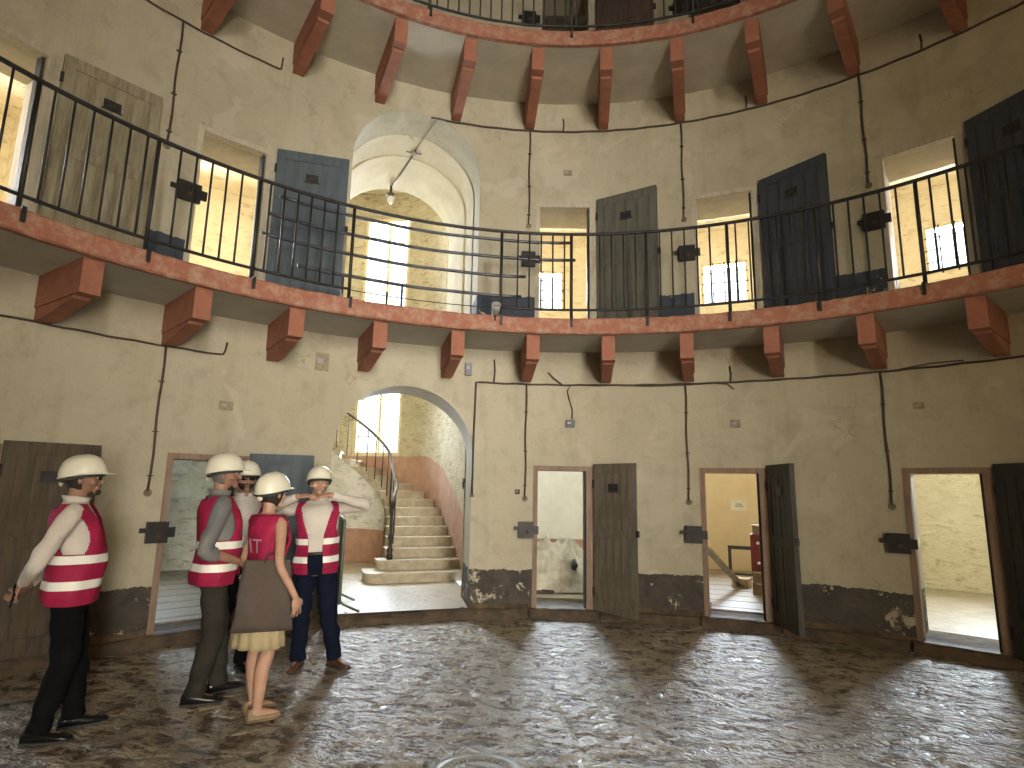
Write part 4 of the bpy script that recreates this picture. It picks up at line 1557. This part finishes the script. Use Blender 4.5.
class Person:
    def __init__(self, label, loc, heading, height=1.74, lean=0.0, belly=0.0, female=False, wide=1.0, leg_turn=0.0):
        self.k = height / 1.75
        self.root = empty('person', (loc[0], loc[1], 0), -heading)
        self.root.scale = (self.k,) * 3
        tag(self.root, label, 'person')
        self.lean, self.belly, self.female, self.wide, self.leg_turn = lean, belly, female, wide, leg_turn
        # z, half width, half depth, forward offset
        if female:
            self.rings = [(0.80, .150, .105, .0), (0.88, .168, .122, -.01), (0.95, .165, .120, -.008), (1.06, .125, .092, .005), (1.16, .132, .100, .008), (1.26, .148, .115, .012), (1.34, .152, .105, .004), (1.40, .150, .085, -.005), (1.435, .115, .07, -.012), (1.46, .062, .056, -.012)]
            self.shw, self.shz = 0.160, 1.375
        else:
            self.rings = [(0.80, .150, .105, .0), (0.88, .168, .122, -.005), (0.96, .165, .118, 0), (1.06, .155, .112, .008), (1.16, .162, .115, .010), (1.27, .175, .122, .010), (1.36, .180, .115, .0), (1.42, .172, .092, -.008), (1.455, .125, .074, -.012), (1.485, .066, .060, -.012)]
            self.shw, self.shz = 0.185, 1.395
        self.rings = [(z, a * wide, b * (1 + belly * math.exp(-((z - 1.08) / .14) ** 2)), o + belly * .05 * math.exp(-((z - 1.08) / .14) ** 2)) for z, a, b, o in self.rings]

    def off(self, z):
        return self.lean * (z - 0.9)

    def ring(self, z, grow=0.0):
        zs = [r[0] for r in self.rings]
        vals = [np.interp(z, zs, [r[i] for r in self.rings]) for i in (1, 2, 3)]
        return vals[0] + grow, vals[1] + grow, vals[2] + self.off(z)

    def torso(self, mb, z0, z1, grow, n=18, seg=28):
        rows = []
        for k in range(n + 1):
            z = z0 + (z1 - z0) * k / n
            a, b, o = self.ring(z, grow)
            rows.append([Vector((a * math.copysign(abs(math.cos(t)) ** .85, math.cos(t)), o + b * math.sin(t), z)) for t in [2 * PI * s / seg for s in range(seg)]])
        i = mb.grid(rows, 0, True, True)
        mb.cap(i, seg, True)
        mb.cap(i + n * seg, seg, False)

    def limb(self, mb, pts, rads, n=5, seg=14):
        p, r = catmull(pts, rads, n)
        mb.tube(p, r, seg)

    def shoulder(self, s):
        return Vector((s * self.shw * self.wide, self.off(self.shz) - 0.005, self.shz))

    def hip(self, s):
        return Vector((s * 0.09, 0, 0.90))

    def hand(self, mb, wrist, dirv, palm_n, s, curl=0.5, spread=0.4):
        """s = +1 right hand; dirv fingers direction, palm_n palm normal"""
        d = Vector(dirv).normalized()
        n = Vector(palm_n)
        n = (n - d * n.dot(d)).normalized()
        side = d.cross(n).normalized() * s          # towards the thumb side
        w = Vector(wrist)
        rm = Matrix((side, d, n)).transposed()
        mb.ellipsoid(w + d * 0.045, (0.040, 0.055, 0.017), rm, 14, 8)
        for j, (x, L, r) in enumerate(((0.031, .072, .0080), (0.0105, .080, .0082), (-0.0105, .075, .0080), (-0.030, .060, .0074))):
            base = w + d * 0.078 + side * x
            fd = (d + side * (x * spread * 12)).normalized()
            pts = [w + d * 0.05 + side * x * .8, base]
            ang = 0
            cur = base
            for q in range(3):
                ang += curl * (0.5, 0.75, 0.55)[q]
                cur = cur + (fd * math.cos(ang) + n * math.sin(ang)) * (L * (0.45, 0.32, 0.25)[q])
                pts.append(cur)
            mb.tube(pts, [r, r, r * .97, r * .92, r * .8], 8)
        pts = [w + d * 0.015 + side * 0.022, w + d * 0.045 + side * 0.050 + n * 0.008, w + d * 0.072 + side * 0.058 + n * (0.012 + 0.02 * curl), w + d * 0.092 + side * 0.052 + n * (0.016 + 0.04 * curl)]
        mb.tube(pts, [.013, .012, .0105, .0085], 8)

    def head(self, mb, yaw, pitch, roll=0.0):
        """returns the head matrix; local head frame origin at skull centre, y forward"""
        zb = 1.475 if not self.female else 1.45
        base = Vector((0, self.off(zb) - 0.012, zb))
        rm = Matrix.Rotation(-yaw, 3, 'Z') @ Matrix.Rotation(pitch, 3, 'X') @ Matrix.Rotation(roll, 3, 'Y')
        c = base + Vector((0, 0.01, 0.055)) + rm @ Vector((0, 0.018, 0.105))
        self.hc, self.hm = c, rm
        mb.tube([base - Vector((0, 0, .06)), base + Vector((0, .004, .03)), c - rm @ Vector((0, 0.02, 0.03))], [.058, .053, .055] if not self.female else [.050, .045, .05], 14)
        # skull + face
        seg, rings = 26, 18
        rows = []
        for k in range(rings + 1):
            a = PI * k / rings - PI / 2
            zr, rr = math.sin(a), max(math.cos(a), .03)
            row = []
            for s in range(seg):
                t = 2 * PI * s / seg
                x, y, z = rr * math.cos(t), rr * math.sin(t), zr
                X, Y, Z = .074 * x, .094 * y, .112 * z
                if z < 0:
                    X *= 1 - .30 * (-z) ** 1.3
                    if y < 0:
                        Y *= 1 - .45 * (-z)
                    else:
                        Y *= 1 - .10 * (-z)
                if y > 0.5 and -.25 < z < .1:
                    Y -= .004
                row.append(c + rm @ Vector((X, Y, Z)))
            rows.append(row)
        i = mb.grid(rows, 0, True, True)
        mb.cap(i, seg, True)
        mb.cap(i + rings * seg, seg, False)

        def H(x, y, z):
            return c + rm @ Vector((x, y, z))
        mb.tube([H(0, .088, .012), H(0, .103, -.012), H(0, .112, -.030), H(0, .100, -.040)], [.008, .011, .0145, .011], 8)
        mb.ellipsoid(H(0, .094, .024), (.046, .010, .009), rm, 12, 6)
        mb.ellipsoid(H(0, .088, -.062), (.024, .011, .0065), rm, 10, 6)
        mb.ellipsoid(H(0, .087, -.073), (.021, .011, .0070), rm, 10, 6)
        mb.ellipsoid(H(0, .078, -.095), (.026, .020, .016), rm, 10, 6)
        for s in (-1, 1):
            mb.ellipsoid(H(s * .048, .058, -.028), (.020, .024, .020), rm, 10, 6)
            mb.ellipsoid(H(s * .076, -.006, -.010), (.009, .019, .032), rm, 10, 6)

    def face_parts(self, body, lens=False, beard=None, hair='hair', hair_long=False):
        c, rm = self.hc, self.hm

        def H(x, y, z):
            return c + rm @ Vector((x, y, z))
        for s in (-1, 1):
            mb = MB()
            mb.ellipsoid(H(s * .031, .0845, .004), (.011, .006, .0055), rm, 10, 6)
            e = mb.build('eye', 'paper', self.root)
            mb = MB()
            mb.ellipsoid(H(s * .031, .0905, .004), (.0060, .0035, .0052), rm, 8, 5)
            mb.build('iris', 'lens', e)
            mb = MB()
            mb.ellipsoid(H(s * .031, .0915, .021), (.018, .007, .004), rm, 8, 5)
            mb.build('eyebrow', hair, self.root)
        mb = MB()
        mb.ellipsoid(H(0, .096, -.0675), (.023, .006, .0035), rm, 10, 5)
        mb.build('mouth', 'redbox', self.root)
        # hair shell round the back of the head
        mb = MB()
        seg, rings = 24, 12
        rows = []
        for k in range(rings + 1):
            z = -0.075 + 0.17 * k / rings if not hair_long else -0.115 + 0.21 * k / rings
            row = []
            for j in range(seg + 1):
                t = PI + PI * (j / seg) if not hair_long else PI * 0.93 + PI * 1.14 * (j / seg)
                zn = z / .112
                rr = math.sqrt(max(.03, 1 - zn * zn)) if abs(zn) < 1 else .17
                sh = 1 - (.22 * max(0, -zn))
                row.append(H((.079 * rr * sh + .003) * math.cos(t), (.099 * rr * sh + .004) * math.sin(t) + .004, z))
            rows.append(row)
        mb.grid(rows, 0, True)
        h = mb.build('hair', hair, self.root)
        so = h.modifiers.new('t', 'SOLIDIFY')
        so.thickness = 0.008
        so.offset = 0
        if beard == 'goatee':
            mb = MB()
            mb.ellipsoid(H(0, .086, -.096), (.026, .022, .020), rm, 12, 8)
            mb.ellipsoid(H(0, .101, -.053), (.026, .007, .006), rm, 10, 6)
            mb.build('beard', hair, self.root)
        elif beard:
            mb = MB()
            rows = []
            for k in range(7):
                z = -.048 - .062 * k / 6
                row = []
                for j in range(19):
                    t = PI * 0.03 + PI * 0.94 * j / 18
                    zn = z / .112
                    rr = math.sqrt(max(.05, 1 - zn * zn))
                    X = (.075 * rr * (1 - .30 * (-zn) ** 1.3) + .006) * math.cos(t)
                    Y = (.098 * rr * (1 - .10 * -zn) + .008) * math.sin(t)
                    row.append(H(X, Y, z))
                rows.append(row)
            mb.grid(rows, 0, True)
            b = mb.build('beard', beard, self.root)
            so = b.modifiers.new('t', 'SOLIDIFY')
            so.thickness = 0.012
            so.offset = 0
        if lens:
            g = MB()
            g.tube([H(-.078, .0, .006), H(-.072, .075, .010), H(-.06, .094, .012), H(0, .106, .012), H(.06, .094, .012), H(.072, .075, .010), H(.078, .0, .006)], .003, 6)
            gl = g.build('sunglasses', 'lens', self.root)
            for s in (-1, 1):
                mb = MB()
                mb.ellipsoid(H(s * .034, .099, .002), (.027, .005, .019), rm @ Matrix.Rotation(-s * .25, 3, 'Z'), 12, 6)
                mb.build('lens', 'lens', gl)

    def helmet(self, tilt=0.0):
        c, rm = self.hc + self.hm @ Vector((0, -.004, -.012)), self.hm @ Matrix.Rotation(tilt + .13, 3, 'X')

        def H(x, y, z):
            return c + rm @ Vector((x, y, z))
        mb = MB()
        seg = 32
        rows = []
        zs = [(0.02, 1.00, 1.10), (0.028, 1.0, 1.0)]
        prof = [(0.036, 1.0), (0.05, 1.0), (0.075, .965), (0.10, .90), (0.125, .79), (0.146, .64), (0.162, .44), (0.170, .22), (0.173, .03)]
        for k, (z, f) in enumerate(prof):
            row = []
            for s in range(seg):
                t = 2 * PI * s / seg
                ridge = 1 + .018 * math.exp(-(math.cos(t) / .22) ** 2) if k > 1 else 1
                row.append(H(.118 * f * math.cos(t), .141 * f * math.sin(t) * ridge + .002, z + (.004 * math.exp(-(math.cos(t) / .25) ** 2) if 3 < k < 8 else 0)))
            rows.append(row)
        # brim: peak in front, small lip elsewhere
        br = []
        for s in range(seg):
            t = 2 * PI * s / seg
            fr = max(0.0, math.sin(t)) ** 3
            e = .008 + .045 * fr
            br.append(H((.118 + e * .5) * math.cos(t), (.141 + e) * math.sin(t) + .002, .034 - .012 * fr - .012 * max(0, -math.sin(t))))
        mb.grid([br] + rows, 0, True, True)
        i = len(mb.v) - seg
        mb.cap(i, seg)
        h = mb.build('helmet', 'helmet', self.root)
        so = h.modifiers.new('t', 'SOLIDIFY')
        so.thickness = .004
        mb = MB()
        mb.tube([H(.103 * math.cos(t), .124 * math.sin(t), .022 - .018 * max(0, -math.sin(t))) for t in [2 * PI * k / 24 for k in range(25)]], [(.006, .012)] * 25, 6, False)
        mb.build('headband', 'helmet_in', h)
        mb = MB()
        mb.ellipsoid(H(0, -.122, -.012), (.032, .012, .020), rm, 10, 6)
        mb.build('adjuster', 'helmet', h)

    def leg_pts(self, s, knee, ankle):
        return [self.hip(s), Vector(knee), Vector(ankle)]

    def shoe(self, ankle, yaw, m, length=0.27, flat=False):
        mb = MB()
        a = Vector(ankle)
        rm = Matrix.Rotation(-yaw, 3, 'Z')
        prof = [(-.075, .028, .062), (-.06, .036, .085), (-.02, .040, .095 if not flat else .055), (.03, .042, .078 if not flat else .042), (.09, .047, .056 if not flat else .038), (.14, .044, .044 if not flat else .034), (.175, .032, .034), (.19, .014, .024)]
        sc = length / .27
        rows = []
        for y, w, h in prof:
            row = []
            for t in [2 * PI * j / 14 for j in range(14)]:
                x = w * math.cos(t)
                z = max(0.0, h / 2 + h / 2 * math.sin(t) * 1.05)
                row.append(Vector((a.x, a.y, 0)) + rm @ Vector((x, y * sc, z + .001)))
            rows.append(row)
        i = mb.grid(rows, 0, True, True)
        mb.cap(i, 14, True)
        mb.cap(i + 14 * (len(prof) - 1), 14)
        o = mb.build('shoe', m, self.root)
        mb = MB()
        poly = [rm @ Vector((x, y * sc, 0)) + Vector((a.x, a.y, 0)) for x, y in ((-.03, -.08), (.03, -.08), (.043, -.02), (.050, .09), (.046, .14), (.02, .19), (-.02, .19), (-.046, .14), (-.050, .09), (-.043, -.02))]
        mb.prism(poly, (0, 0, .014))
        mb.build('sole', 'helmet_in' if m != 'shoe_beige' else 'brownbox', o)

    def vest(self, open_front=False, bands=(0.92, 1.08), zlo=0.82, grow=.028, arm=(1.14, 1.415), text=None, short=False):
        seg, n = 160, 96
        z1 = self.rings[-2][0] + .008
        mb = MB()
        rows = []
        keep = []
        zs = [zlo + (z1 - zlo) * k / n for k in range(n + 1)]

        def pt(t, z, g):
            a, b, o = self.ring(z, g)
            a2 = a
            if z > 1.38:
                a2 = a + .012
            wob = .006 * math.sin(3 * t + 9 * z) + .004 * math.sin(7 * t - 14 * z)
            fl = .012 * max(0, (1.0 - z) / .2)
            return Vector(((a2 + wob + fl) * math.copysign(abs(math.cos(t)) ** .85, math.cos(t)), o + (b + wob + fl) * math.sin(t), z))
        ts = [2 * PI * s / seg for s in range(seg)]

        def gone(t, z):
            # front is t = 90 deg
            df = abs((t - PI / 2 + PI) % (2 * PI) - PI)
            db = abs((t + PI / 2 + PI) % (2 * PI) - PI)
            wv = math.radians(3 if not open_front else 15) + max(0, (z - 1.12) / .33) * math.radians(34 if not open_front else 26)
            if df < wv:
                return True
            if z > 1.435 and db < math.radians(40):
                return True
            ds = min(abs(t), abs(t - PI), abs(t - 2 * PI))
            za, zb = arm
            if za < z < zb:
                u = (z - za) / (zb - za)
                if ds < math.radians(34) * math.sin(PI * min(1, u * .9 + .12)) ** .5:
                    return True
            return False
        idx = {}
        for k in range(n):
            for s in range(seg):
                t = ts[s] + PI / seg
                z = (zs[k] + zs[k + 1]) / 2
                if gone(t, z):
                    continue
                q = []
                for kk, ss in ((k, s), (k, (s + 1) % seg), (k + 1, (s + 1) % seg), (k + 1, s)):
                    if (kk, ss) not in idx:
                        idx[(kk, ss)] = len(mb.v)
                        mb.v.append(tuple(pt(ts[ss], zs[kk], grow)))
                    q.append(idx[(kk, ss)])
                mb.f.append(tuple(q))
                mb.m.append(0)
                mb.s.append(True)
        v = mb.build('vest', 'vest', self.root)
        so = v.modifiers.new('t', 'SOLIDIFY')
        so.thickness = .006
        so.offset = 0
        for zb in bands:
            mb = MB()
            for s in range(seg):
                t = ts[s] + PI / seg
                if gone(t, zb + .025):
                    continue
                g = grow + .0055
                a, b = ts[s], ts[(s + 1) % seg]
                mb.face([pt(a, zb, g), pt(b, zb, g), pt(b, zb + .027, g), pt(a, zb + .027, g)], 0, True)
                mb.face([pt(a, zb + .027, g), pt(b, zb + .027, g), pt(b, zb + .055, g), pt(a, zb + .055, g)], 0, True)
            mb.build('reflective_band', 'tape', v)
        if text:
            cu = bpy.data.curves.new('lettering', 'FONT')
            cu.body = text
            cu.size = .15
            cu.align_x = 'CENTER'
            cu.extrude = .001
            to = bpy.data.objects.new('tmp', cu)
            COL.objects.link(to)
            dg = bpy.context.evaluated_depsgraph_get()
            me = bpy.data.meshes.new_from_object(to.evaluated_get(dg))
            bpy.data.objects.remove(to)
            for vv in me.vertices:
                x, y = vv.co.x, vv.co.y
                zz_ = 1.17 + y
                a, b, o = self.ring(zz_, grow + .012)
                t = -PI / 2 + x / a
                q = pt(t, zz_, grow + .010)
                vv.co = q
            me.materials.clear()
            me.materials.append(MAT['white_print'])
            link('lettering', me, v)
        return v


def build_person(label, loc, heading, height, arms, legs, head, colors, lean=0.0, belly=0.0, female=False, wide=1.0, sleeves='long', open_front=False,
                 lens=False, beard=None, hair='hair', hands=None, feet=None, vest_kw=None, skin='skin', helmet_tilt=0.0, skirt=False):
    p = Person(label, loc, heading, height, lean, belly, female, wide)
    # ---- body
    mb = MB()
    p.torso(mb, 0.80, p.rings[-1][0], -.006)
    ar = (.047, .043, .037, .033, .025) if not female else (.041, .036, .031, .028, .021)
    for s, (elb, wri) in arms.items():
        sh = p.shoulder(s)
        elb, wri = Vector(elb), Vector(wri)
        p.limb(mb, [sh + Vector((-s * .05, 0, 0.0)), sh, (sh + elb) / 2, elb, (elb + wri) / 2, wri], [.055, ar[0] + .006, ar[1], ar[2], ar[3], ar[4]], 4)
        if hands and s in hands:
            d, n, curl = hands[s]
            p.hand(mb, wri, d, n, s, curl)
    for s, (kn, an) in legs.items():
        hp = p.hip(s)
        kn, an = Vector(kn), Vector(an)
        p.limb(mb, [hp, (hp * .55 + kn * .45), kn, kn * .62 + an * .38 + Vector((0, -.018, 0)), an, an - Vector((0, 0, .045))], [.088, .074, .052, .052, .034, .034], 4)
        fy = feet[s]
        f = Matrix.Rotation(-fy, 3, 'Z')
        mb.tube([Vector((an.x, an.y, .045)) + f @ Vector((0, y, zz)) for y, zz in ((-.055, 0), (.0, .012), (.06, -.005), (.12, -.018), (.155, -.02))], [.030, .034, .031, .026, .016], 10)
    p.head(mb, *head)
    me = remesh(mb, .0055, 1)
    me.materials.append(MAT[skin])
    body = link('body', me, p.root)
    p.face_parts(body, lens, beard, hair, female)
    p.helmet(helmet_tilt)
    # ---- trousers or skirt
    if not skirt:
        mb = MB()
        p.torso(mb, .80, 1.0, .010, 8)
        for s, (kn, an) in legs.items():
            hp = p.hip(s)
            kn, an = Vector(kn), Vector(an)
            p.limb(mb, [hp, hp * .55 + kn * .45, kn, (kn + an) / 2, an - Vector((0, 0, .03))], [.098, .092, .078, .074, .068], 5, 16)
        me = remesh(mb, .013, 4)
        co = np.empty(len(me.vertices) * 3)
        me.vertices.foreach_get('co', co)
        co = co.reshape(-1, 3)
        nz = .024 * (vnoise(co[:, 0] * 9 + co[:, 1] * 6 + 50, co[:, 2] * 13 + 20, 31) - .5)
        nr = np.empty(len(me.vertices) * 3)
        me.vertices.foreach_get('normal', nr)
        co += nr.reshape(-1, 3) * nz[:, None]
        me.vertices.foreach_set('co', co.reshape(-1))
        me.materials.append(MAT[colors['trousers']])
        tr = link('trousers', me, p.root)
        mb = MB()
        a, b, o = p.ring(1.0, .016)
        mb.tube([Vector((a * math.cos(t), o + b * math.sin(t), 1.0)) for t in [2 * PI * k / 28 for k in range(29)]], [(.006, .018)] * 29, 6, False)
        mb.build('belt', 'belt', tr)
    else:
        mb = MB()
        rows = []
        for k in range(16):
            z = 1.04 - .54 * k / 15
            a, b, o = p.ring(max(z, .86), .014)
            fl = max(0, (.95 - z)) * .06
            row = []
            for j in range(64):
                t = 2 * PI * j / 64
                pl = (.5 + .5 * math.sin(t * 13)) * .022 * max(0, (.95 - z) / .5)
                row.append(Vector(((a + fl + pl) * math.cos(t), o + (b + fl + pl) * math.sin(t), z)))
            rows.append(row)
        mb.grid(rows, 0, True, True)
        sk = mb.build('skirt', 'skirt', p.root)
        so = sk.modifiers.new('t', 'SOLIDIFY')
        so.thickness = .005
    # ---- shirt
    mb = MB()
    p.torso(mb, 1.0 if not female else .97, p.rings[-1][0] - .005, .010)
    if sleeves != 'none':
        for s, (elb, wri) in arms.items():
            sh = p.shoulder(s)
            elb, wri = Vector(elb), Vector(wri)
            if sleeves == 'long':
                end = wri + (elb - wri).normalized() * .02
                p.limb(mb, [sh + Vector((-s * .06, 0, 0)), sh, (sh + elb) / 2, elb, (elb + end) / 2, end], [.062, .066, .060, .054, .048, .040], 4)
            else:
                end = elb + (wri - elb) * .35
                p.limb(mb, [sh + Vector((-s * .06, 0, 0)), sh, (sh + elb) / 2, elb, end], [.062, .066, .060, .056, .052], 4)
    me = remesh(mb, .011, 3)
    co = np.empty(len(me.vertices) * 3)
    me.vertices.foreach_get('co', co)
    co = co.reshape(-1, 3)
    nr = np.empty(len(me.vertices) * 3)
    me.vertices.foreach_get('normal', nr)
    nz = .018 * (vnoise(co[:, 0] * 14 + co[:, 1] * 8 + 40, co[:, 2] * 16 + 20, 41) - .5)
    co += nr.reshape(-1, 3) * nz[:, None]
    me.vertices.foreach_set('co', co.reshape(-1))
    me.materials.append(MAT[colors['shirt']])
    sh_o = link('shirt', me, p.root)
    # collar
    if sleeves != 'none':
        mb = MB()
        rows = []
        zc = p.rings[-1][0]
        for k in range(4):
            row = []
            for j in range(25):
                t = PI / 2 + .22 + (2 * PI - .44) * j / 24
                g = .010 + .006 * k
                z = zc - .02 + .016 * k - .012 * math.sin(t) * (1 if math.sin(t) > 0 else .3)
                row.append(Vector(((.062 + g) * math.cos(t), p.off(zc) - .010 + (.058 + g) * math.sin(t), z)))
            rows.append(row)
        mb.grid(rows, 0, True)
        cl = mb.build('collar', colors['shirt'], sh_o)
        so = cl.modifiers.new('t', 'SOLIDIFY')
        so.thickness = .008
    for s, (kn, an) in legs.items():
        p.shoe(an, feet[s], colors['shoe'], .245 if female else .285, female)
    p.vest(open_front, **(vest_kw or {}))
    return p


def az_of(x, y):
    return math.atan2(x - CAM_POS.x, y - CAM_POS.y)


HALF = PI / 2
# man in dark glasses, profile, hands behind his back
a1 = az_of(-3.85, 1.02)
p1 = build_person('man in dark sunglasses and magenta vest standing apart, hands behind his back', (-3.87, 1.06), a1 + HALF + .10, 1.72,
                  arms={1: ((.27, -.17, 1.10), (.07, -.25, .96)), -1: ((-.27, -.15, 1.11), (-.05, -.24, .93))},
                  legs={1: ((.10, .03, .48), (.10, -.06, .09)), -1: ((-.10, .06, .48), (-.11, .10, .09))},
                  head=(.05, .02), colors=dict(trousers='black', shirt='shirt_white', shoe='shoe_black'), lean=-.05, belly=.22,
                  hands={1: ((-.5, -.5, -.6), (0, 1, -.2), .9), -1: ((.5, -.4, -.6), (0, -1, .1), .9)}, feet={1: .25, -1: -.15}, lens=True, beard='goatee', skin='skin2',
                  helmet_tilt=-.02)
# man in grey shirt
a2 = az_of(-3.43, 1.86)
p2 = build_person('man in grey rolled-sleeve shirt and magenta vest seen from the side', (-3.48, 1.88), a2 + HALF - .12, 1.78,
                  arms={1: ((.27, -.10, 1.08), (.20, .14, .99)), -1: ((-.27, -.02, 1.10), (-.16, .20, 1.02))},
                  legs={1: ((.10, .03, .48), (.10, -.06, .09)), -1: ((-.10, .08, .48), (-.11, .12, .09))},
                  head=(.25, .0), colors=dict(trousers='grey_tr', shirt='shirt_grey', shoe='shoe_black'), belly=.15, wide=1.06, open_front=True, sleeves='rolled',
                  hands={1: ((-.2, .9, -.2), (-.9, 0, -.3), .8), -1: ((.2, .9, -.2), (.9, 0, -.3), .8)}, feet={1: .2, -1: -.2}, hair='grey_hair', skin='skin2')
# bearded man between them
a3 = az_of(-3.62, 2.62)
p3 = build_person('bearded man in magenta vest and white helmet half hidden inside the group', (-3.77, 2.50), a3 + PI - .25, 1.75,
                  arms={1: ((.24, .02, 1.12), (.16, .16, .95)), -1: ((-.26, .0, 1.12), (-.24, .10, .88))},
                  legs={1: ((.10, .04, .48), (.10, -.03, .09)), -1: ((-.10, .04, .48), (-.10, .0, .09))},
                  head=(.10, -.02), colors=dict(trousers='black', shirt='shirt_pale', shoe='shoe_black'),
                  hands={1: ((-.2, .6, -.7), (-1, 0, 0), .6), -1: ((.1, .2, -.95), (1, 0, 0), .4)}, feet={1: .2, -1: -.2}, beard='hair', lens=True, skin='skin2')
# woman with bag
a4 = az_of(-2.80, 1.76)
p4 = build_person('woman in beige skirt and lettered magenta vest carrying a bag', (-2.89, 1.71), a4 + .95, 1.66,
                  arms={1: ((.31, -.09, 1.10), (.37, .02, .87)), -1: ((-.23, -.02, 1.09), (-.20, .12, .92))},
                  legs={1: ((.085, .03, .48), (.085, -.02, .085)), -1: ((-.085, .04, .48), (-.085, .06, .085))},
                  head=(-.10, -.03), colors=dict(trousers='skirt', shirt='vest', shoe='shoe_beige'), female=True, sleeves='none', skirt=True,
                  hands={1: ((-.10, .25, -.95), (-1, 0, 0), .35), -1: ((.1, .3, -.9), (1, 0, 0), .6)}, feet={1: .30, -1: .2}, vest_kw=dict(zlo=.96, bands=(.975,), text='PIT', arm=(1.16, 1.39), grow=.022),
                  helmet_tilt=.06)
# man with raised hands facing the viewer
a5 = az_of(-3.06, 2.90)
p5 = build_person('man in white shirt and navy trousers gesturing with both hands at his chin', (-3.17, 2.84), a5 + PI + .05, 1.72,
                  arms={1: ((.40, .15, 1.42), (.14, .33, 1.52)), -1: ((-.44, .12, 1.42), (-.12, .32, 1.53))},
                  legs={1: ((.11, .03, .48), (.13, -.02, .09)), -1: ((-.12, .04, .48), (-.19, .04, .09))},
                  head=(-.12, .05), colors=dict(trousers='navy', shirt='shirt_white', shoe='shoe_brown'), open_front=True,
                  hands={1: ((-.95, .15, .05), (0, -.3, -.95), .5), -1: ((.9, .1, -.15), (0, -.3, -.95), .45)}, feet={1: .25, -1: -.75}, hair='grey_hair')

p5.root.rotation_euler[1] = .035
# tote bag on the woman's arm
bh = a4 + .95
vd = Vector((math.sin(a4), math.cos(a4), 0))
bag = empty('tote_bag', Vector((-2.89, 1.71, .60)) - vd * .185 + Vector((vd.y, -vd.x, 0)) * .02, -(a4 + HALF))
tag(bag, 'large taupe canvas tote bag hanging at the hip of the woman in the skirt', 'bag')
mb = MB()
rows = []
for k in range(10):
    z = .47 * k / 9
    w = .195 - .045 * k / 9
    d = .025 + .015 * math.sin(PI * k / 9)
    rows.append([Vector((d * math.copysign(abs(math.cos(t)) ** .7, math.cos(t)) * .9, w * math.copysign(abs(math.sin(t)) ** .5, math.sin(t)) + .006 * math.sin(5 * t + k), z)) for t in [2 * PI * j / 32 for j in range(32)]])
i = mb.grid(rows, 0, True, True)
mb.cap(i, 32, True)
mb.build('body', 'bag', bag)
for s in (-1, 1):
    mb = MB()
    mb.tube([(s * .03, -.02, .45), (s * .025, .0, .50), (s * .015 - .01, .06, .53), (s * .025, .11, .50), (s * .03, .12, .45)], [(.004, .014)] * 5, 6)
    mb.build('strap', 'bag', bag)
# phone behind the back of the man in dark glasses
ph1 = a1 + HALF + .10
o = empty('phone', Vector((-3.87, 1.06, 0)) + Matrix.Rotation(-ph1, 3, 'Z') @ (Vector((.02, -.30, .88)) * (1.72 / 1.75)), -ph1 + .3)
tag(o, 'black phone held behind the back of the man in dark sunglasses', 'phone')
mb = MB()
mb.box((0, 0, 0), (.075, .010, .15), Matrix.Rotation(.9, 3, 'Y'))
mb.build('body', 'lens', o)
mb = MB()
mb.box((0, -.006, 0), (.066, .002, .135), Matrix.Rotation(.9, 3, 'Y'))
mb.build('screen', 'shoe_black', o)
